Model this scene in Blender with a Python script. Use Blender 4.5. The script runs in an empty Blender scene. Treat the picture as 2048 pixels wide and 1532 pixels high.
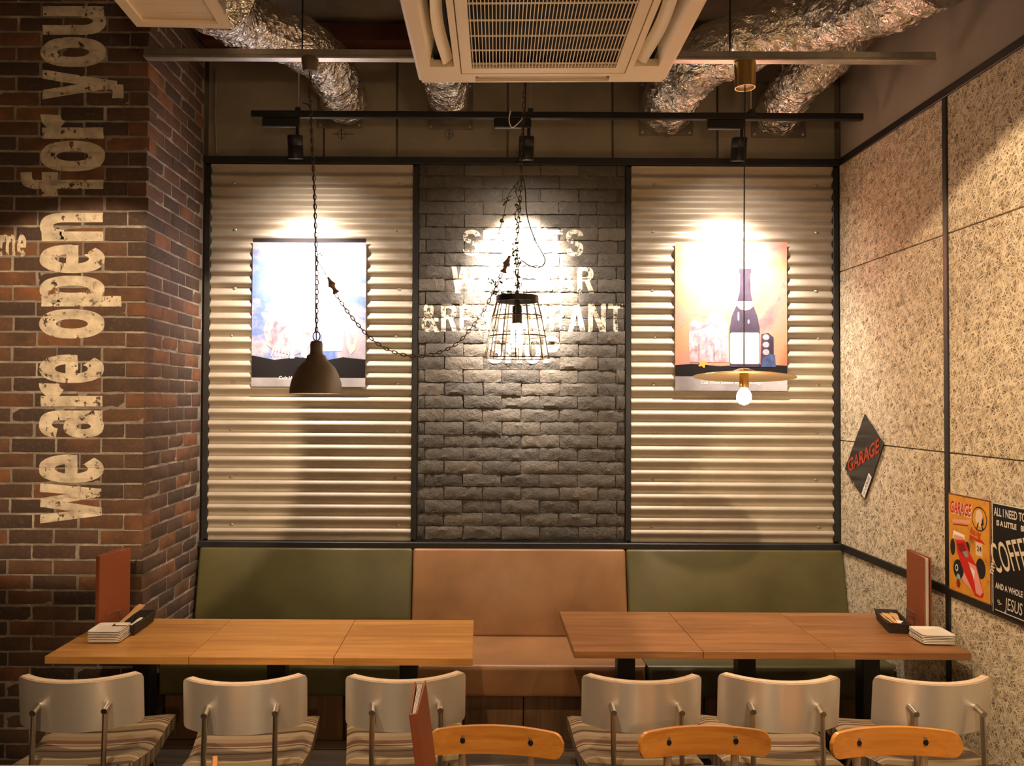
import bpy, bmesh, math, random
from mathutils import Vector, Matrix, Euler, noise
from mathutils.bvhtree import BVHTree
PI = math.pi
rnd = random.Random(7)
sc = bpy.context.scene
C = sc.collection

# ------------------------------------------------------------------ camera
F, CX, CY = 1600.0, 960.0, 766.0
CAM = Vector((0, 0, 1.8))
cd = bpy.data.cameras.new('camera')
cd.sensor_width = 36.0
cd.lens = F * 36.0 / 2048.0
cd.shift_x = (1024 - CX) / 2048.0
cd.clip_start = 0.05
cam = bpy.data.objects.new('camera', cd)
C.objects.link(cam)
R_CAM = Euler((math.radians(90 + 1.2), 0, 0)).to_matrix() @ Matrix.Rotation(math.radians(0.28), 3, 'Z')
cam.matrix_world = Matrix.Translation(CAM) @ R_CAM.to_4x4()
sc.camera = cam

def P(px, py, Y):
    """point of the room at depth Y that the photograph shows at pixel (px, py)"""
    d = R_CAM @ Vector(((px - CX) / F, -(py - CY) / F, -1.0))
    return CAM + d * (Y / d.y)

# ------------------------------------------------------------------ world and exposure
w = bpy.data.worlds.new('world'); sc.world = w; w.use_nodes = True
bg = w.node_tree.nodes['Background']
bg.inputs[0].default_value = (1.0, 0.72, 0.48, 1); bg.inputs[1].default_value = 0.02
sc.view_settings.view_transform = 'Standard'
sc.view_settings.look = 'None'
sc.view_settings.exposure = 0.0
sc.view_settings.gamma = 1.0
sc.view_settings.use_curve_mapping = False
try:
    sc.cycles.use_denoising = True
    sc.cycles.max_bounces = 6
    sc.cycles.sample_clamp_indirect = 6.0
except Exception:
    pass

WARM = (1.0, 0.70, 0.42)
def spot(name, loc, aim, watts, deg, blend, col=WARM, rad=0.03):
    l = bpy.data.lights.new(name, 'SPOT'); l.energy = watts; l.color = col
    l.spot_size = math.radians(deg); l.spot_blend = blend; l.shadow_soft_size = rad
    o = bpy.data.objects.new(name, l); C.objects.link(o); o.location = loc
    o.rotation_euler = (Vector(aim) - Vector(loc)).to_track_quat('-Z', 'Y').to_euler()
    return o
# unseen ceiling spots, those on the chairs added as fill (their housings are built further down)
UNSEEN_SPOTS = [   # location, aim, watts, cone, blend, what it lights
    ((-1.30, 1.00, 3.25), (-1.95, 4.0, 1.92), 430, 30, 0.2, 'the brick pier'),
    ((1.05, 1.90, 3.25), (2.16, 2.85, 1.66), 250, 76, 0.12, 'the wood wool wall'),
    ((-1.25, 1.55, 3.30), (-1.2, 2.85, 0.6), 195, 48, 0.8, 'the leftmost aluminium chairs as added fill'),
    ((-.35, 1.45, 3.30), (-.25, 2.85, 0.6), 195, 50, 0.8, 'the chair by the standing menu as added fill'),
    ((1.25, 1.55, 3.30), (1.15, 2.80, 0.6), 140, 54, 0.8, 'the chairs in front of the brown tables as added fill'),
]
for a, b, e, d, bl, _ in UNSEEN_SPOTS:
    spot('unseen_spot_light', a, b, e, d, bl)
# unseen lamps added for fill and upward light on the air conditioner
FILL_PENDANTS = [((-1.3, 0.0, 2.0), 14, 'to the left'), ((1.5, 0.6, 2.0), 16, 'to the right'), ((0.2, -0.8, 1.95), 78, 'in the middle')]
for a, e, _ in FILL_PENDANTS:
    l = bpy.data.lights.new('fill_light', 'POINT'); l.energy = e; l.color = (1.0, 0.66, 0.36); l.shadow_soft_size = 0.05
    o = bpy.data.objects.new('fill_light', l); C.objects.link(o); o.location = a

# ------------------------------------------------------------------ mesh helpers
class MB:
    def __init__(s):
        s.v = []; s.f = []; s.m = []
    def add(s, vs, fs, mi=0, M=None):
        b = len(s.v)
        if M is not None:
            vs = [M @ Vector(v) for v in vs]
        s.v += [tuple(v) for v in vs]
        s.f += [tuple(b + i for i in f) for f in fs]
        s.m += [mi] * len(fs)
        return s
    def box(s, c, d, M=None, mi=0):
        x, y, z = (k / 2 for k in d); cx, cy, cz = c
        vs = [(cx + i * x, cy + j * y, cz + k * z) for i in (-1, 1) for j in (-1, 1) for k in (-1, 1)]
        fs = [(0, 1, 3, 2), (4, 6, 7, 5), (0, 4, 5, 1), (2, 3, 7, 6), (0, 2, 6, 4), (1, 5, 7, 3)]
        return s.add(vs, fs, mi, M)
    def rbox(s, c, d, r=0.005, seg=2, M=None, mi=0):
        bm = bmesh.new(); bmesh.ops.create_cube(bm, size=1)
        for v in bm.verts:
            v.co = Vector((v.co.x * d[0] + c[0], v.co.y * d[1] + c[1], v.co.z * d[2] + c[2]))
        bmesh.ops.bevel(bm, geom=bm.edges[:], offset=min(r, min(d) * 0.49), segments=seg, profile=0.5, affect='EDGES')
        s.bm(bm, M, mi); bm.free(); return s
    def bm(s, bm, M=None, mi=0):
        bm.verts.index_update()
        return s.add([v.co.copy() for v in bm.verts], [[v.index for v in f.verts] for f in bm.faces], mi, M)
    def tube(s, pts, r, n=8, closed=False, M=None, mi=0):
        pts = [Vector(p) for p in pts]; k = len(pts)
        rs = r if isinstance(r, (list, tuple)) else [r] * k
        T = []
        for i in range(k):
            a = pts[(i - 1) % k] if (closed or i > 0) else pts[i]
            b = pts[(i + 1) % k] if (closed or i < k - 1) else pts[i]
            t = (b - a); T.append(t.normalized() if t.length > 1e-9 else Vector((0, 0, 1)))
        u = T[0].orthogonal().normalized(); vs = []
        for i in range(k):
            u = (u - T[i] * u.dot(T[i])).normalized(); w = T[i].cross(u)
            for j in range(n):
                a = 2 * PI * j / n
                vs.append(pts[i] + (u * math.cos(a) + w * math.sin(a)) * rs[i])
        fs = []
        for i in range(k if closed else k - 1):
            i2 = (i + 1) % k
            for j in range(n):
                j2 = (j + 1) % n
                fs.append((i * n + j, i * n + j2, i2 * n + j2, i2 * n + j))
        if not closed:
            fs.append(tuple(range(n - 1, -1, -1))); fs.append(tuple((k - 1) * n + j for j in range(n)))
        return s.add(vs, fs, mi, M)
    def lathe(s, prof, n=24, M=None, mi=0, caps=True):
        vs = []; fs = []; k = len(prof)
        for r, z in prof:
            for j in range(n):
                a = 2 * PI * j / n
                vs.append((max(r, 1e-4) * math.cos(a), max(r, 1e-4) * math.sin(a), z))
        for i in range(k - 1):
            for j in range(n):
                j2 = (j + 1) % n
                fs.append((i * n + j, i * n + j2, (i + 1) * n + j2, (i + 1) * n + j))
        if caps:
            fs.append(tuple(range(n - 1, -1, -1))); fs.append(tuple((k - 1) * n + j for j in range(n)))
        return s.add(vs, fs, mi, M)
    def prism(s, poly, z0, z1, M=None, mi=0):
        n = len(poly)
        vs = [(x, y, z0) for x, y in poly] + [(x, y, z1) for x, y in poly]
        fs = [tuple(range(n - 1, -1, -1)), tuple(range(n, 2 * n))] + [(i, (i + 1) % n, n + (i + 1) % n, n + i) for i in range(n)]
        return s.add(vs, fs, mi, M)
    def grid(s, fn, nu, nv, mi=0, M=None):
        vs = [fn(i / nu, j / nv) for j in range(nv + 1) for i in range(nu + 1)]
        fs = [(j * (nu + 1) + i, j * (nu + 1) + i + 1, (j + 1) * (nu + 1) + i + 1, (j + 1) * (nu + 1) + i) for j in range(nv) for i in range(nu)]
        return s.add(vs, fs, mi, M)
    def mesh(s, name, mats, smooth=False, ang=40):
        me = bpy.data.meshes.new(name)
        me.from_pydata(s.v, [], s.f)
        for m in (mats if isinstance(mats, (list, tuple)) else [mats]):
            me.materials.append(m)
        if any(s.m):
            me.polygons.foreach_set('material_index', s.m)
        bm = bmesh.new(); bm.from_mesh(me); bmesh.ops.recalc_face_normals(bm, faces=bm.faces[:]); bm.to_mesh(me); bm.free()
        if smooth:
            me.polygons.foreach_set('use_smooth', [True] * len(me.polygons))
            me.set_sharp_from_angle(angle=math.radians(ang))
        me.update()
        return me
    def build(s, name, mats, parent=None, smooth=False, ang=40, **kw):
        return link(name, s.mesh(name, mats, smooth, ang), parent, **kw)

def link(name, me, parent=None, loc=None, rot=None, label=None, cat=None, group=None, kind=None):
    o = bpy.data.objects.new(name, me); C.objects.link(o)
    if parent: o.parent = parent
    if loc is not None: o.location = loc
    if rot is not None: o.rotation_euler = rot
    return tag(o, label, cat, group, kind)
def tag(o, label=None, cat=None, group=None, kind=None):
    if label: o['label'] = label
    if cat: o['category'] = cat
    if group: o['group'] = group
    if kind: o['kind'] = kind
    return o
def thing(name, label, cat, loc=(0, 0, 0), rz=0.0, group=None):
    o = bpy.data.objects.new(name, None); C.objects.link(o)
    o.empty_display_size = 0.05
    o.location = loc; o.rotation_euler = (0, 0, rz)
    return tag(o, label, cat, group)
def copy_tree(o, parent=None):
    c = o.copy(); C.objects.link(c); c.parent = parent
    for ch in o.children:
        copy_tree(ch, c)
    return c
def T(x, y, z): return Matrix.Translation((x, y, z))
def RX(a): return Matrix.Rotation(math.radians(a), 4, 'X')
def RY(a): return Matrix.Rotation(math.radians(a), 4, 'Y')
def RZ(a): return Matrix.Rotation(math.radians(a), 4, 'Z')
def catmull(pts, n=6):
    pts = [Vector(p) for p in pts]; out = []
    q = [pts[0] * 2 - pts[1]] + pts + [pts[-1] * 2 - pts[-2]]
    for i in range(1, len(q) - 2):
        a, b, c, d = q[i - 1:i + 3]
        for k in range(n):
            t = k / n
            out.append(0.5 * ((2 * b) + (c - a) * t + (2 * a - 5 * b + 4 * c - d) * t * t + (3 * b - a - 3 * c + d) * t ** 3))
    out.append(pts[-1]); return out

# ------------------------------------------------------------------ materials
class N:
    def __init__(s, name):
        s.mat = bpy.data.materials.new(name); s.mat.use_nodes = True
        s.t = s.mat.node_tree; s.b = s.t.nodes['Principled BSDF']; s.out = s.t.nodes['Material Output']
    def n(s, typ, **kw):
        nd = s.t.nodes.new(typ)
        for k, v in kw.items():
            if k.startswith('_'):
                setattr(nd, k[1:], v)
            else:
                key = int(k[1:]) if k[0] == 'i' and k[1:].isdigit() else k.replace('__', ' ')
                s.set(nd.inputs[key], v)
        return nd
    def set(s, sock, v):
        if isinstance(v, bpy.types.NodeSocket): s.t.links.new(v, sock)
        elif isinstance(v, (tuple, list)) and len(v) == 3 and sock.type == 'RGBA': sock.default_value = (*v, 1)
        else: sock.default_value = v
    def p(s, **kw):
        for k, v in kw.items():
            s.set(s.b.inputs[k.replace('__', ' ')], v)
        return s
    def obj(s, rand=True):
        c = s.n('ShaderNodeTexCoord').outputs['Object']
        if not rand: return c
        oi = s.n('ShaderNodeObjectInfo').outputs['Random']
        return s.n('ShaderNodeVectorMath', _operation='ADD', i0=c, i1=s.n('ShaderNodeVectorMath', _operation='SCALE', i0=(37.0, 53.0, 71.0), Scale=oi).outputs[0]).outputs[0]
    def map(s, v, scale=(1, 1, 1), rot=(0, 0, 0), loc=(0, 0, 0)):
        return s.n('ShaderNodeMapping', Vector=v, Location=loc, Rotation=rot, Scale=scale).outputs[0]
    def noise(s, v, scale=5.0, detail=3.0, rough=0.55, dist=0.0):
        return s.n('ShaderNodeTexNoise', Vector=v, Scale=scale, Detail=detail, Roughness=rough, Distortion=dist).outputs['Fac']
    def ramp(s, fac, stops, const=False):
        nd = s.n('ShaderNodeValToRGB', Fac=fac); r = nd.color_ramp
        if const: r.interpolation = 'CONSTANT'
        while len(r.elements) < len(stops): r.elements.new(0.5)
        for e, (pos, col) in zip(r.elements, stops):
            e.position = pos; e.color = (*col, 1) if len(col) == 3 else col
        return nd.outputs['Color']
    def mix(s, fac, a, b, mode='MIX'):
        nd = s.n('ShaderNodeMix', _data_type='RGBA', _blend_type=mode)
        s.set(nd.inputs[0], fac); s.set(nd.inputs[6], a); s.set(nd.inputs[7], b)
        return nd.outputs[2]
    def math(s, op, a, b=0.5, clamp=False):
        nd = s.n('ShaderNodeMath', _operation=op); nd.use_clamp = clamp
        s.set(nd.inputs[0], a); s.set(nd.inputs[1], b); return nd.outputs[0]
    def bump(s, h, strength=0.3, dist=0.01, normal=None):
        nd = s.n('ShaderNodeBump', Strength=strength, Distance=dist, Height=h)
        if normal: s.set(nd.inputs['Normal'], normal)
        s.set(s.b.inputs['Normal'], nd.outputs[0]); return nd.outputs[0]

def simple(name, col, rough=0.5, metal=0.0, nscale=0, var=0.25, bump=0.0, coat=0.0, spec=0.5):
    m = N(name); m.p(Roughness=rough, Metallic=metal); m.b.inputs['Specular IOR Level'].default_value = spec
    if coat: m.p(Coat__Weight=coat)
    if nscale:
        f = m.noise(m.obj(), nscale, 4)
        lo = tuple(c * (1 - var) for c in col); hi = tuple(min(1, c * (1 + var)) for c in col)
        m.p(Base__Color=m.ramp(f, [(0.3, lo), (0.7, hi)]))
        if bump: m.bump(f, bump, 0.004)
    else:
        m.p(Base__Color=col)
    return m.mat

def mat_red_brick():
    m = N('red_brick'); v = m.obj()
    r = m.n('ShaderNodeObjectInfo').outputs['Random']
    base = m.ramp(r, [(0.0, (.115, .064, .042)), (.22, (.072, .045, .034)), (.40, (.15, .075, .042)), (.55, (.092, .053, .037)),
                      (.68, (.25, .105, .046)), (.78, (.12, .062, .039)), (.92, (.20, .088, .042))], True)
    f1 = m.noise(v, 9, 5, .6); f2 = m.noise(v, 60, 3)
    c = m.mix(m.ramp(f1, [(.35, (0, 0, 0)), (.7, (.75, .75, .75))]), base, (.055, .036, .028))
    c = m.mix(m.ramp(f2, [(.55, (0, 0, 0)), (.75, (.35, .35, .35))]), c, (.22, .15, .11))
    m.p(Base__Color=c, Roughness=.85)
    h = m.math('ADD', f1, m.math('MULTIPLY', f2, .4)); m.bump(h, .6, .006)
    return m.mat
def mat_mortar():
    m = N('mortar'); v = m.obj(False)
    f = m.noise(v, 6, 6, .6); f2 = m.noise(v, 45, 4)
    c = m.ramp(f, [(.33, (.22, .19, .16)), (.52, (.34, .30, .26)), (.66, (.58, .52, .43))])
    c = m.mix(m.math('MULTIPLY', f2, .5), c, (.12, .10, .085))
    m.p(Base__Color=c, Roughness=.95); m.bump(f2, .8, .008)
    return m.mat
def mat_grey_brick():
    m = N('grey_brick'); v = m.obj()
    r = m.n('ShaderNodeObjectInfo').outputs['Random']
    base = m.ramp(r, [(0, (.085, .077, .068)), (.3, (.115, .104, .09)), (.6, (.07, .064, .058)), (.85, (.135, .118, .098))])
    f1 = m.noise(v, 7, 6, .65, .6); f2 = m.noise(v, 34, 5, .65, 1.2)
    c = m.mix(m.ramp(f2, [(.5, (0, 0, 0)), (.8, (.6, .6, .6))]), base, (.19, .172, .145))
    m.p(Base__Color=c, Roughness=.8); m.b.inputs['Specular IOR Level'].default_value = .35
    h = m.math('ADD', f1, m.math('MULTIPLY', f2, .5)); m.bump(h, .9, .02)
    return m.mat
def mat_paint(name, col, lo, hi, scale=26.0):
    """worn paint: flaked off where the noise is low"""
    m = N(name); v = m.obj(False)
    f1 = m.noise(v, scale, 6, .7); f2 = m.noise(v, 5, 3)
    a = m.math('ADD', m.math('MULTIPLY', f1, .75), m.math('MULTIPLY', f2, .25))
    al = m.ramp(a, [(lo, (0, 0, 0)), (hi, (1, 1, 1))])
    c = m.ramp(m.noise(v, 11, 5, .6), [(.3, tuple(k * .55 for k in col)), (.62, col)])
    m.p(Base__Color=c, Roughness=.85, Alpha=al)
    return m.mat
def mat_corrugated():
    m = N('corrugated_metal'); v = m.obj(False)
    f = m.noise(m.map(v, (1, 1, 4)), 3, 5, .6); f2 = m.noise(v, 40, 3)
    c = m.ramp(f, [(.3, (.33, .285, .225)), (.7, (.46, .405, .33))])
    c = m.mix(m.ramp(f2, [(.6, (0, 0, 0)), (.8, (.25, .25, .25))]), c, (.22, .18, .13))
    m.p(Base__Color=c, Roughness=.48, Metallic=.15)
    return m.mat
def mat_woodwool():
    m = N('wood_wool_board'); v = m.obj()
    wv = m.n('ShaderNodeTexNoise', Vector=v, Scale=9.0, Detail=2.0)
    d = m.n('ShaderNodeVectorMath', _operation='SUBTRACT', i0=wv.outputs['Color'], i1=(.5, .5, .5)).outputs[0]
    vw = m.n('ShaderNodeVectorMath', _operation='ADD', i0=v, i1=m.n('ShaderNodeVectorMath', _operation='SCALE', i0=d, Scale=.035).outputs[0]).outputs[0]
    h = None
    for k, (ang, sc_) in enumerate([(.3, 1.0), (1.2, 1.15), (2.0, .9), (2.7, 1.1), (.8, .8)]):
        mp = m.map(m.map(vw, (1, 1, 1), (ang, 0, 0), (k * 3.1, k * 1.7, k)), (1, 17 * sc_, 200 * sc_))
        f = m.noise(mp, 1.0, 1.5, .5)
        s_ = m.ramp(f, [(.50, (0, 0, 0)), (.60, (1, 1, 1))])
        h = s_ if h is None else m.mix(1.0, h, s_, 'LIGHTEN')
    big = m.noise(v, 30, 3)
    hh = m.math('MULTIPLY', h, m.ramp(big, [(.3, (.6, .6, .6)), (.55, (1, 1, 1))]))
    c = m.ramp(hh, [(0, (.10, .07, .04)), (.35, (.33, .26, .17)), (.8, (.60, .50, .355)), (1, (.74, .64, .48))])
    m.p(Base__Color=c, Roughness=.9); m.bump(hh, .7, .006)
    return m.mat
def mat_wood(name, dark, light, axis=0, scale=1.0, rough=.4, strips=0.0, coat=0.0):
    m = N(name); v = m.obj()
    s = [22 * scale] * 3; s[axis] = 1.6 * scale
    f = m.noise(m.map(v, tuple(s)), 1.0, 6, .6, .7)
    s2 = [90 * scale] * 3; s2[axis] = 3 * scale
    f2 = m.noise(m.map(v, tuple(s2)), 1.0, 3)
    g = m.math('ADD', m.math('MULTIPLY', f, .75), m.math('MULTIPLY', f2, .25))
    c = m.ramp(g, [(.32, dark), (.5, tuple((a + b) / 2 for a, b in zip(dark, light))), (.68, light)])
    if strips:
        bt = m.n('ShaderNodeTexBrick', Vector=m.map(m.n('ShaderNodeTexCoord').outputs['Object'], (1, 1, 1)), Color1=(.72, .72, .72, 1), Color2=(1, 1, 1, 1), Mortar=(.6, .6, .6, 1), Scale=1.0)
        bt.inputs['Mortar Size'].default_value = .0006; bt.inputs['Brick Width'].default_value = .38; bt.inputs['Row Height'].default_value = .05
        c = m.mix(strips, c, bt.outputs['Color'], 'MULTIPLY')
    m.p(Base__Color=c, Roughness=rough)
    if coat: m.p(Coat__Weight=coat, Coat__Roughness=.2)
    m.bump(f2, .08, .002)
    return m.mat
def mat_leather(name, col):
    m = N(name); v = m.obj()
    f = m.noise(v, 4, 4, .6); vo = m.n('ShaderNodeTexVoronoi', Vector=v, Scale=260.0).outputs['Distance']
    c = m.ramp(f, [(.3, tuple(k * .78 for k in col)), (.7, tuple(k * 1.15 for k in col))])
    m.p(Base__Color=c, Roughness=.36); m.b.inputs['Specular IOR Level'].default_value = .55
    m.bump(vo, .12, .001)
    return m.mat
def mat_foil():
    m = N('foil'); v = m.obj()
    f = m.noise(v, 9, 3, .6, .8); f2 = m.noise(v, 26, 3, .6, 1.0)
    rg = m.math('ABSOLUTE', m.math('SUBTRACT', f, .5)); rg2 = m.math('ABSOLUTE', m.math('SUBTRACT', f2, .5))
    h = m.math('ADD', rg, m.math('MULTIPLY', rg2, .35))
    m.p(Base__Color=m.ramp(f2, [(.3, (.70, .66, .60)), (.7, (.90, .87, .81))]), Metallic=1.0, Roughness=.22)
    m.bump(h, .8, .05)
    return m.mat
def mat_stripes(name, axis, scale, off):
    m = N(name); v = m.obj(False)
    sx = m.n('ShaderNodeSeparateXYZ', Vector=v).outputs[axis]
    f = m.math('FRACT', m.math('ADD', m.math('MULTIPLY', sx, scale), off))
    cr, ta, br, ma, ol = (.36, .28, .185), (.24, .175, .11), (.05, .027, .016), (.12, .052, .032), (.19, .14, .07)
    st = [(0, cr), (.09, br), (.12, cr), (.15, ma), (.24, ta), (.33, (.29, .225, .155)), (.41, br), (.45, ol), (.54, cr), (.60, ma), (.63, cr), (.66, br),
          (.68, cr), (.70, br), (.72, ta), (.82, (.21, .16, .11)), (.90, br), (.94, ta)]
    c = m.ramp(f, st, True)
    fb = m.noise(v, 320, 2)
    c = m.mix(m.math('MULTIPLY', fb, .45), c, (.10, .075, .05))
    m.p(Base__Color=c, Roughness=.95); m.bump(fb, .4, .002)
    return m.mat
def emit(name, col, strength):
    m = N(name); m.p(Base__Color=col, Emission__Color=col, Emission__Strength=strength); return m.mat

MT = {}
MT['brick'] = mat_red_brick(); MT['mortar'] = mat_mortar(); MT['gbrick'] = mat_grey_brick()
MT['gmortar'] = simple('grey_mortar', (.05, .045, .04), .95, nscale=30, bump=.6)
MT['wallpaint'] = mat_paint('worn_cream_paint', (.80, .70, .55), .40, .435)
MT['brickpaint'] = mat_paint('worn_white_paint', (.78, .72, .60), .42, .46, 34)
MT['corr'] = mat_corrugated(); MT['board'] = mat_woodwool()
MT['black'] = simple('black_trim', (.012, .012, .013), .45, nscale=12, var=.3)
MT['blackmetal'] = simple('black_metal', (.014, .014, .015), .4, .3)
MT['cement'] = simple('cement_board', (.245, .21, .165), .9, nscale=4, var=.16, bump=.15)
MT['plaster'] = simple('grey_plaster', (.29, .255, .22), .9, nscale=3, var=.12, bump=.1)
MT['concrete'] = simple('concrete', (.16, .13, .10), .95, nscale=3, var=.3, bump=.4)
MT['redsteel'] = simple('red_steel', (.075, .018, .010), .7, nscale=8, var=.25)
MT['foil'] = mat_foil()
MT['plastic'] = simple('ivory_plastic', (.80, .66, .48), .45, nscale=2, var=.05)
MT['darkin'] = simple('dark_interior', (.02, .016, .012), .9)
MT['galv'] = simple('galvanised_steel', (.50, .48, .44), .38, .85, nscale=14, var=.15)
MT['plate_steel'] = simple('flange_steel', (.16, .14, .12), .55, .3, nscale=10, var=.2)
MT['green'] = mat_leather('green_leather', (.088, .077, .028)); MT['tan'] = mat_leather('tan_leather', (.275, .135, .056))
MT['honey'] = mat_wood('honey_wood', (.35, .15, .032), (.63, .33, .10), 0, 1, .38, .45)
MT['walnut'] = mat_wood('brown_wood', (.17, .072, .024), (.38, .18, .07), 0, 1, .38, .45)
MT['plinth'] = mat_wood('plinth_wood', (.12, .062, .028), (.24, .13, .06), 2, .8, .5)
MT['floor'] = mat_wood('floor_wood', (.05, .033, .02), (.11, .078, .05), 0, .7, .5)
MT['orange'] = mat_wood('orange_beech', (.42, .16, .022), (.66, .30, .06), 0, 1.2, .3, 0, .4)
def mat_alu():
    m = N('brushed_aluminium'); v = m.obj()
    f = m.noise(m.map(v, (3, 3, 300)), 1.0, 2)
    m.p(Base__Color=m.ramp(f, [(.3, (.86, .82, .76)), (.7, (.89, .85, .79))]), Metallic=.74, Roughness=.32, Anisotropic=.75, Anisotropic__Rotation=.25)
    tg = m.n('ShaderNodeTangent', _direction_type='RADIAL', _axis='Z'); m.set(m.b.inputs['Tangent'], tg.outputs[0])
    return m.mat
MT['alu'] = mat_alu()
MT['steel'] = simple('tube_steel', (.55, .52, .48), .3, 1.0)
MT['pad'] = simple('beige_pad', (.58, .45, .34), .9, nscale=60, var=.1, bump=.1)
MT['stripe_y'] = mat_stripes('striped_fabric', 1, 3.4, .1); MT['stripe_x'] = mat_stripes('striped_band', 0, 4.6, .2); MT['stripe_side'] = mat_stripes('striped_side', 1, 4.6, .6)
MT['plate'] = simple('white_porcelain', (.82, .77, .69), .3)
MT['wicker'] = simple('dark_wicker', (.028, .018, .012), .6, nscale=120, var=.6, bump=.6)
MT['stick'] = simple('pale_wood', (.60, .36, .15), .6, nscale=40, var=.15)
MT['paper'] = simple('white_paper', (.80, .76, .70), .8)
MT['menu'] = simple('russet_leatherette', (.27, .075, .030), .5, nscale=220, var=.12, bump=.1)
MT['brass'] = simple('brass', (.70, .47, .20), .3, 1.0, nscale=6, var=.08)
MT['taupe'] = simple('taupe_metal', (.10, .068, .045), .55, .1, nscale=8, var=.15)
MT['bronze'] = simple('bronze_chain', (.10, .07, .045), .4, .8)
MT['turned'] = simple('turned_wood', (.24, .15, .09), .55, nscale=30, var=.2)
MT['leaf'] = simple('dark_leaf', (.055, .075, .03), .6, nscale=40, var=.4)
MT['bulb'] = emit('lit_bulb', (1.0, .72, .40), 260.0); MT['bulb2'] = emit('lit_globe_bulb', (1.0, .74, .43), 200.0)
MT['lens'] = emit('spot_lens', (1.0, .85, .66), 30.0)

# ================================================================== THE SETTING
YB, XR, XC, YC = 4.80, 2.16, -1.67, 3.99      # back wall, right wall, brick pier corner (x and depth)
ZT, ZL, ZCEIL = 3.235, 0.935, 4.03            # upper and lower trim, ceiling

# floor with planks
fl = MB().box((-0.6, 0.6, -0.03), (6.6, 9.4, 0.03)).build('floor', MT['floor'], kind='structure')
pl_me = MB().rbox((0, 0, 0), (1.796, .171, .02), .003, 1).mesh('plank', MT['floor'])
for r in range(17):
    y = 1.62 + r * .1745
    if y > 4.52: break
    for k in range(4):
        x = -3.05 + (r % 3) * .6 + k * 1.8 - .3
        if -3.0 < x < 2.2:
            o = link('plank', pl_me, fl, loc=(x, y, -.005))
            if x + .9 > XR: o.scale.x = (XR - (x - .9)) / 1.8; o.location.x = ((x - .9) + XR) / 2
MB().box((-0.6, 0.6, ZCEIL + .05), (6.6, 9.4, .1)).build('ceiling', MT['concrete'], kind='structure')
MB().box((-0.6, -4.05, 2.05), (6.6, .1, 4.3)).build('wall_front', MT['plaster'], kind='structure')
MB().box((-3.85, 0, 2.05), (.1, 8.0, 4.3)).build('wall_far_left', MT['plaster'], kind='structure')
MB().box((.25, 4.72, 3.955), (3.8, .14, .10)).build('trim_1', MT['redsteel'], kind='structure')     # red steel beam under the slab

# back wall: cement boards above the panelling
wb = MB().box((-.6, YB + .11, 2.05), (6.6, .1, 4.3)).build('wall_back', MT['concrete'], kind='structure')
xs = [-1.67, -.96, -.515, .16, .80, 1.44, 2.16]
for a, b in zip(xs, xs[1:]):
    MB().rbox(((a + b) / 2, YB + .05, (ZT + 4.02) / 2), (b - a - .012, .018, 4.02 - ZT), .003, 1).build('board', MT['cement'], wb)
for px, y0 in ((683, 268), (898, 268)):
    c = P(px, y0, YB + .0395); m = MB()
    m.tube([(c.x + .025 * math.cos(k * PI / 8), c.y, c.z + .025 * math.sin(k * PI / 8)) for k in range(16)], .0015, 4, True)
    m.box((c.x + .012, c.y, c.z), (.13 if px < 700 else .03, .002, .003)); m.box((c.x, c.y, c.z), (.004, .002, .08))
    m.build('pencil_mark', MT['blackmetal'], wb)

# ---- brick pieces
class Soup:
    def __init__(s): s.v = []; s.f = []
    def take(s, me, M):
        b = len(s.v); s.v += [M @ v.co for v in me.vertices]; s.f += [[b + i for i in p.vertices] for p in me.polygons]
    def bvh(s): return BVHTree.FromPolygons(s.v, s.f)
def brick_mesh(name, mat, L, D, H, nx, nz, amp, cham, seed, jit=.003):
    """front face looks to -Y; origin in the middle of the front"""
    m = MB(); vs = []; o = Vector((seed * 7.3, seed * 3.1, seed))
    for j in range(nz + 1):
        for i in range(nx + 1):
            u, v = i / nx, j / nz; x, z = (u - .5) * L, (v - .5) * H
            edge = i in (0, nx) or j in (0, nz)
            d = noise.noise(o + Vector((x * 26, z * 34, 0))) * amp + noise.noise(o + Vector((x * 70, z * 80, 5))) * amp * .5
            if edge:
                d = abs(d) * .5 + cham
                x += noise.noise(o + Vector((z * 60, x * 60, 9))) * jit; z += noise.noise(o + Vector((x * 40, z * 40, 19))) * jit
            vs.append((x, d, z))
    fs = [(j * (nx + 1) + i, j * (nx + 1) + i + 1, (j + 1) * (nx + 1) + i + 1, (j + 1) * (nx + 1) + i) for j in range(nz) for i in range(nx)]
    ring = [i for i in range(nx + 1)] + [(j + 1) * (nx + 1) + nx for j in range(nz)] + [nz * (nx + 1) + nx - 1 - i for i in range(nx)] + [(nz - 1 - j) * (nx + 1) for j in range(nz - 1)]
    b = len(vs)
    for k in ring: vs.append((vs[k][0], D, vs[k][2]))
    n = len(ring)
    fs += [(ring[k], b + k, b + (k + 1) % n, ring[(k + 1) % n]) for k in range(n)]
    m.add(vs, fs); return m.mesh(name, mat, True, 30)

BL, BH, BP, BR = .213, .0645, .2255, .0757     # brick length, height and their pitches
red = [brick_mesh('brick', MT['brick'], BL, .095, BH, 6, 3, .0035, .0035, i) for i in range(9)]
redh = [brick_mesh('brick', MT['brick'], .1, .095, BH, 4, 3, .0035, .0035, 20 + i) for i in range(5)]
left_soup = Soup()
def put_brick(me, parent, M, soup, sx=1.0):
    o = link('brick', me, parent); o.matrix_world = M @ Matrix.Diagonal((sx, 1, 1, 1)); soup.take(me, o.matrix_world)

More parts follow.
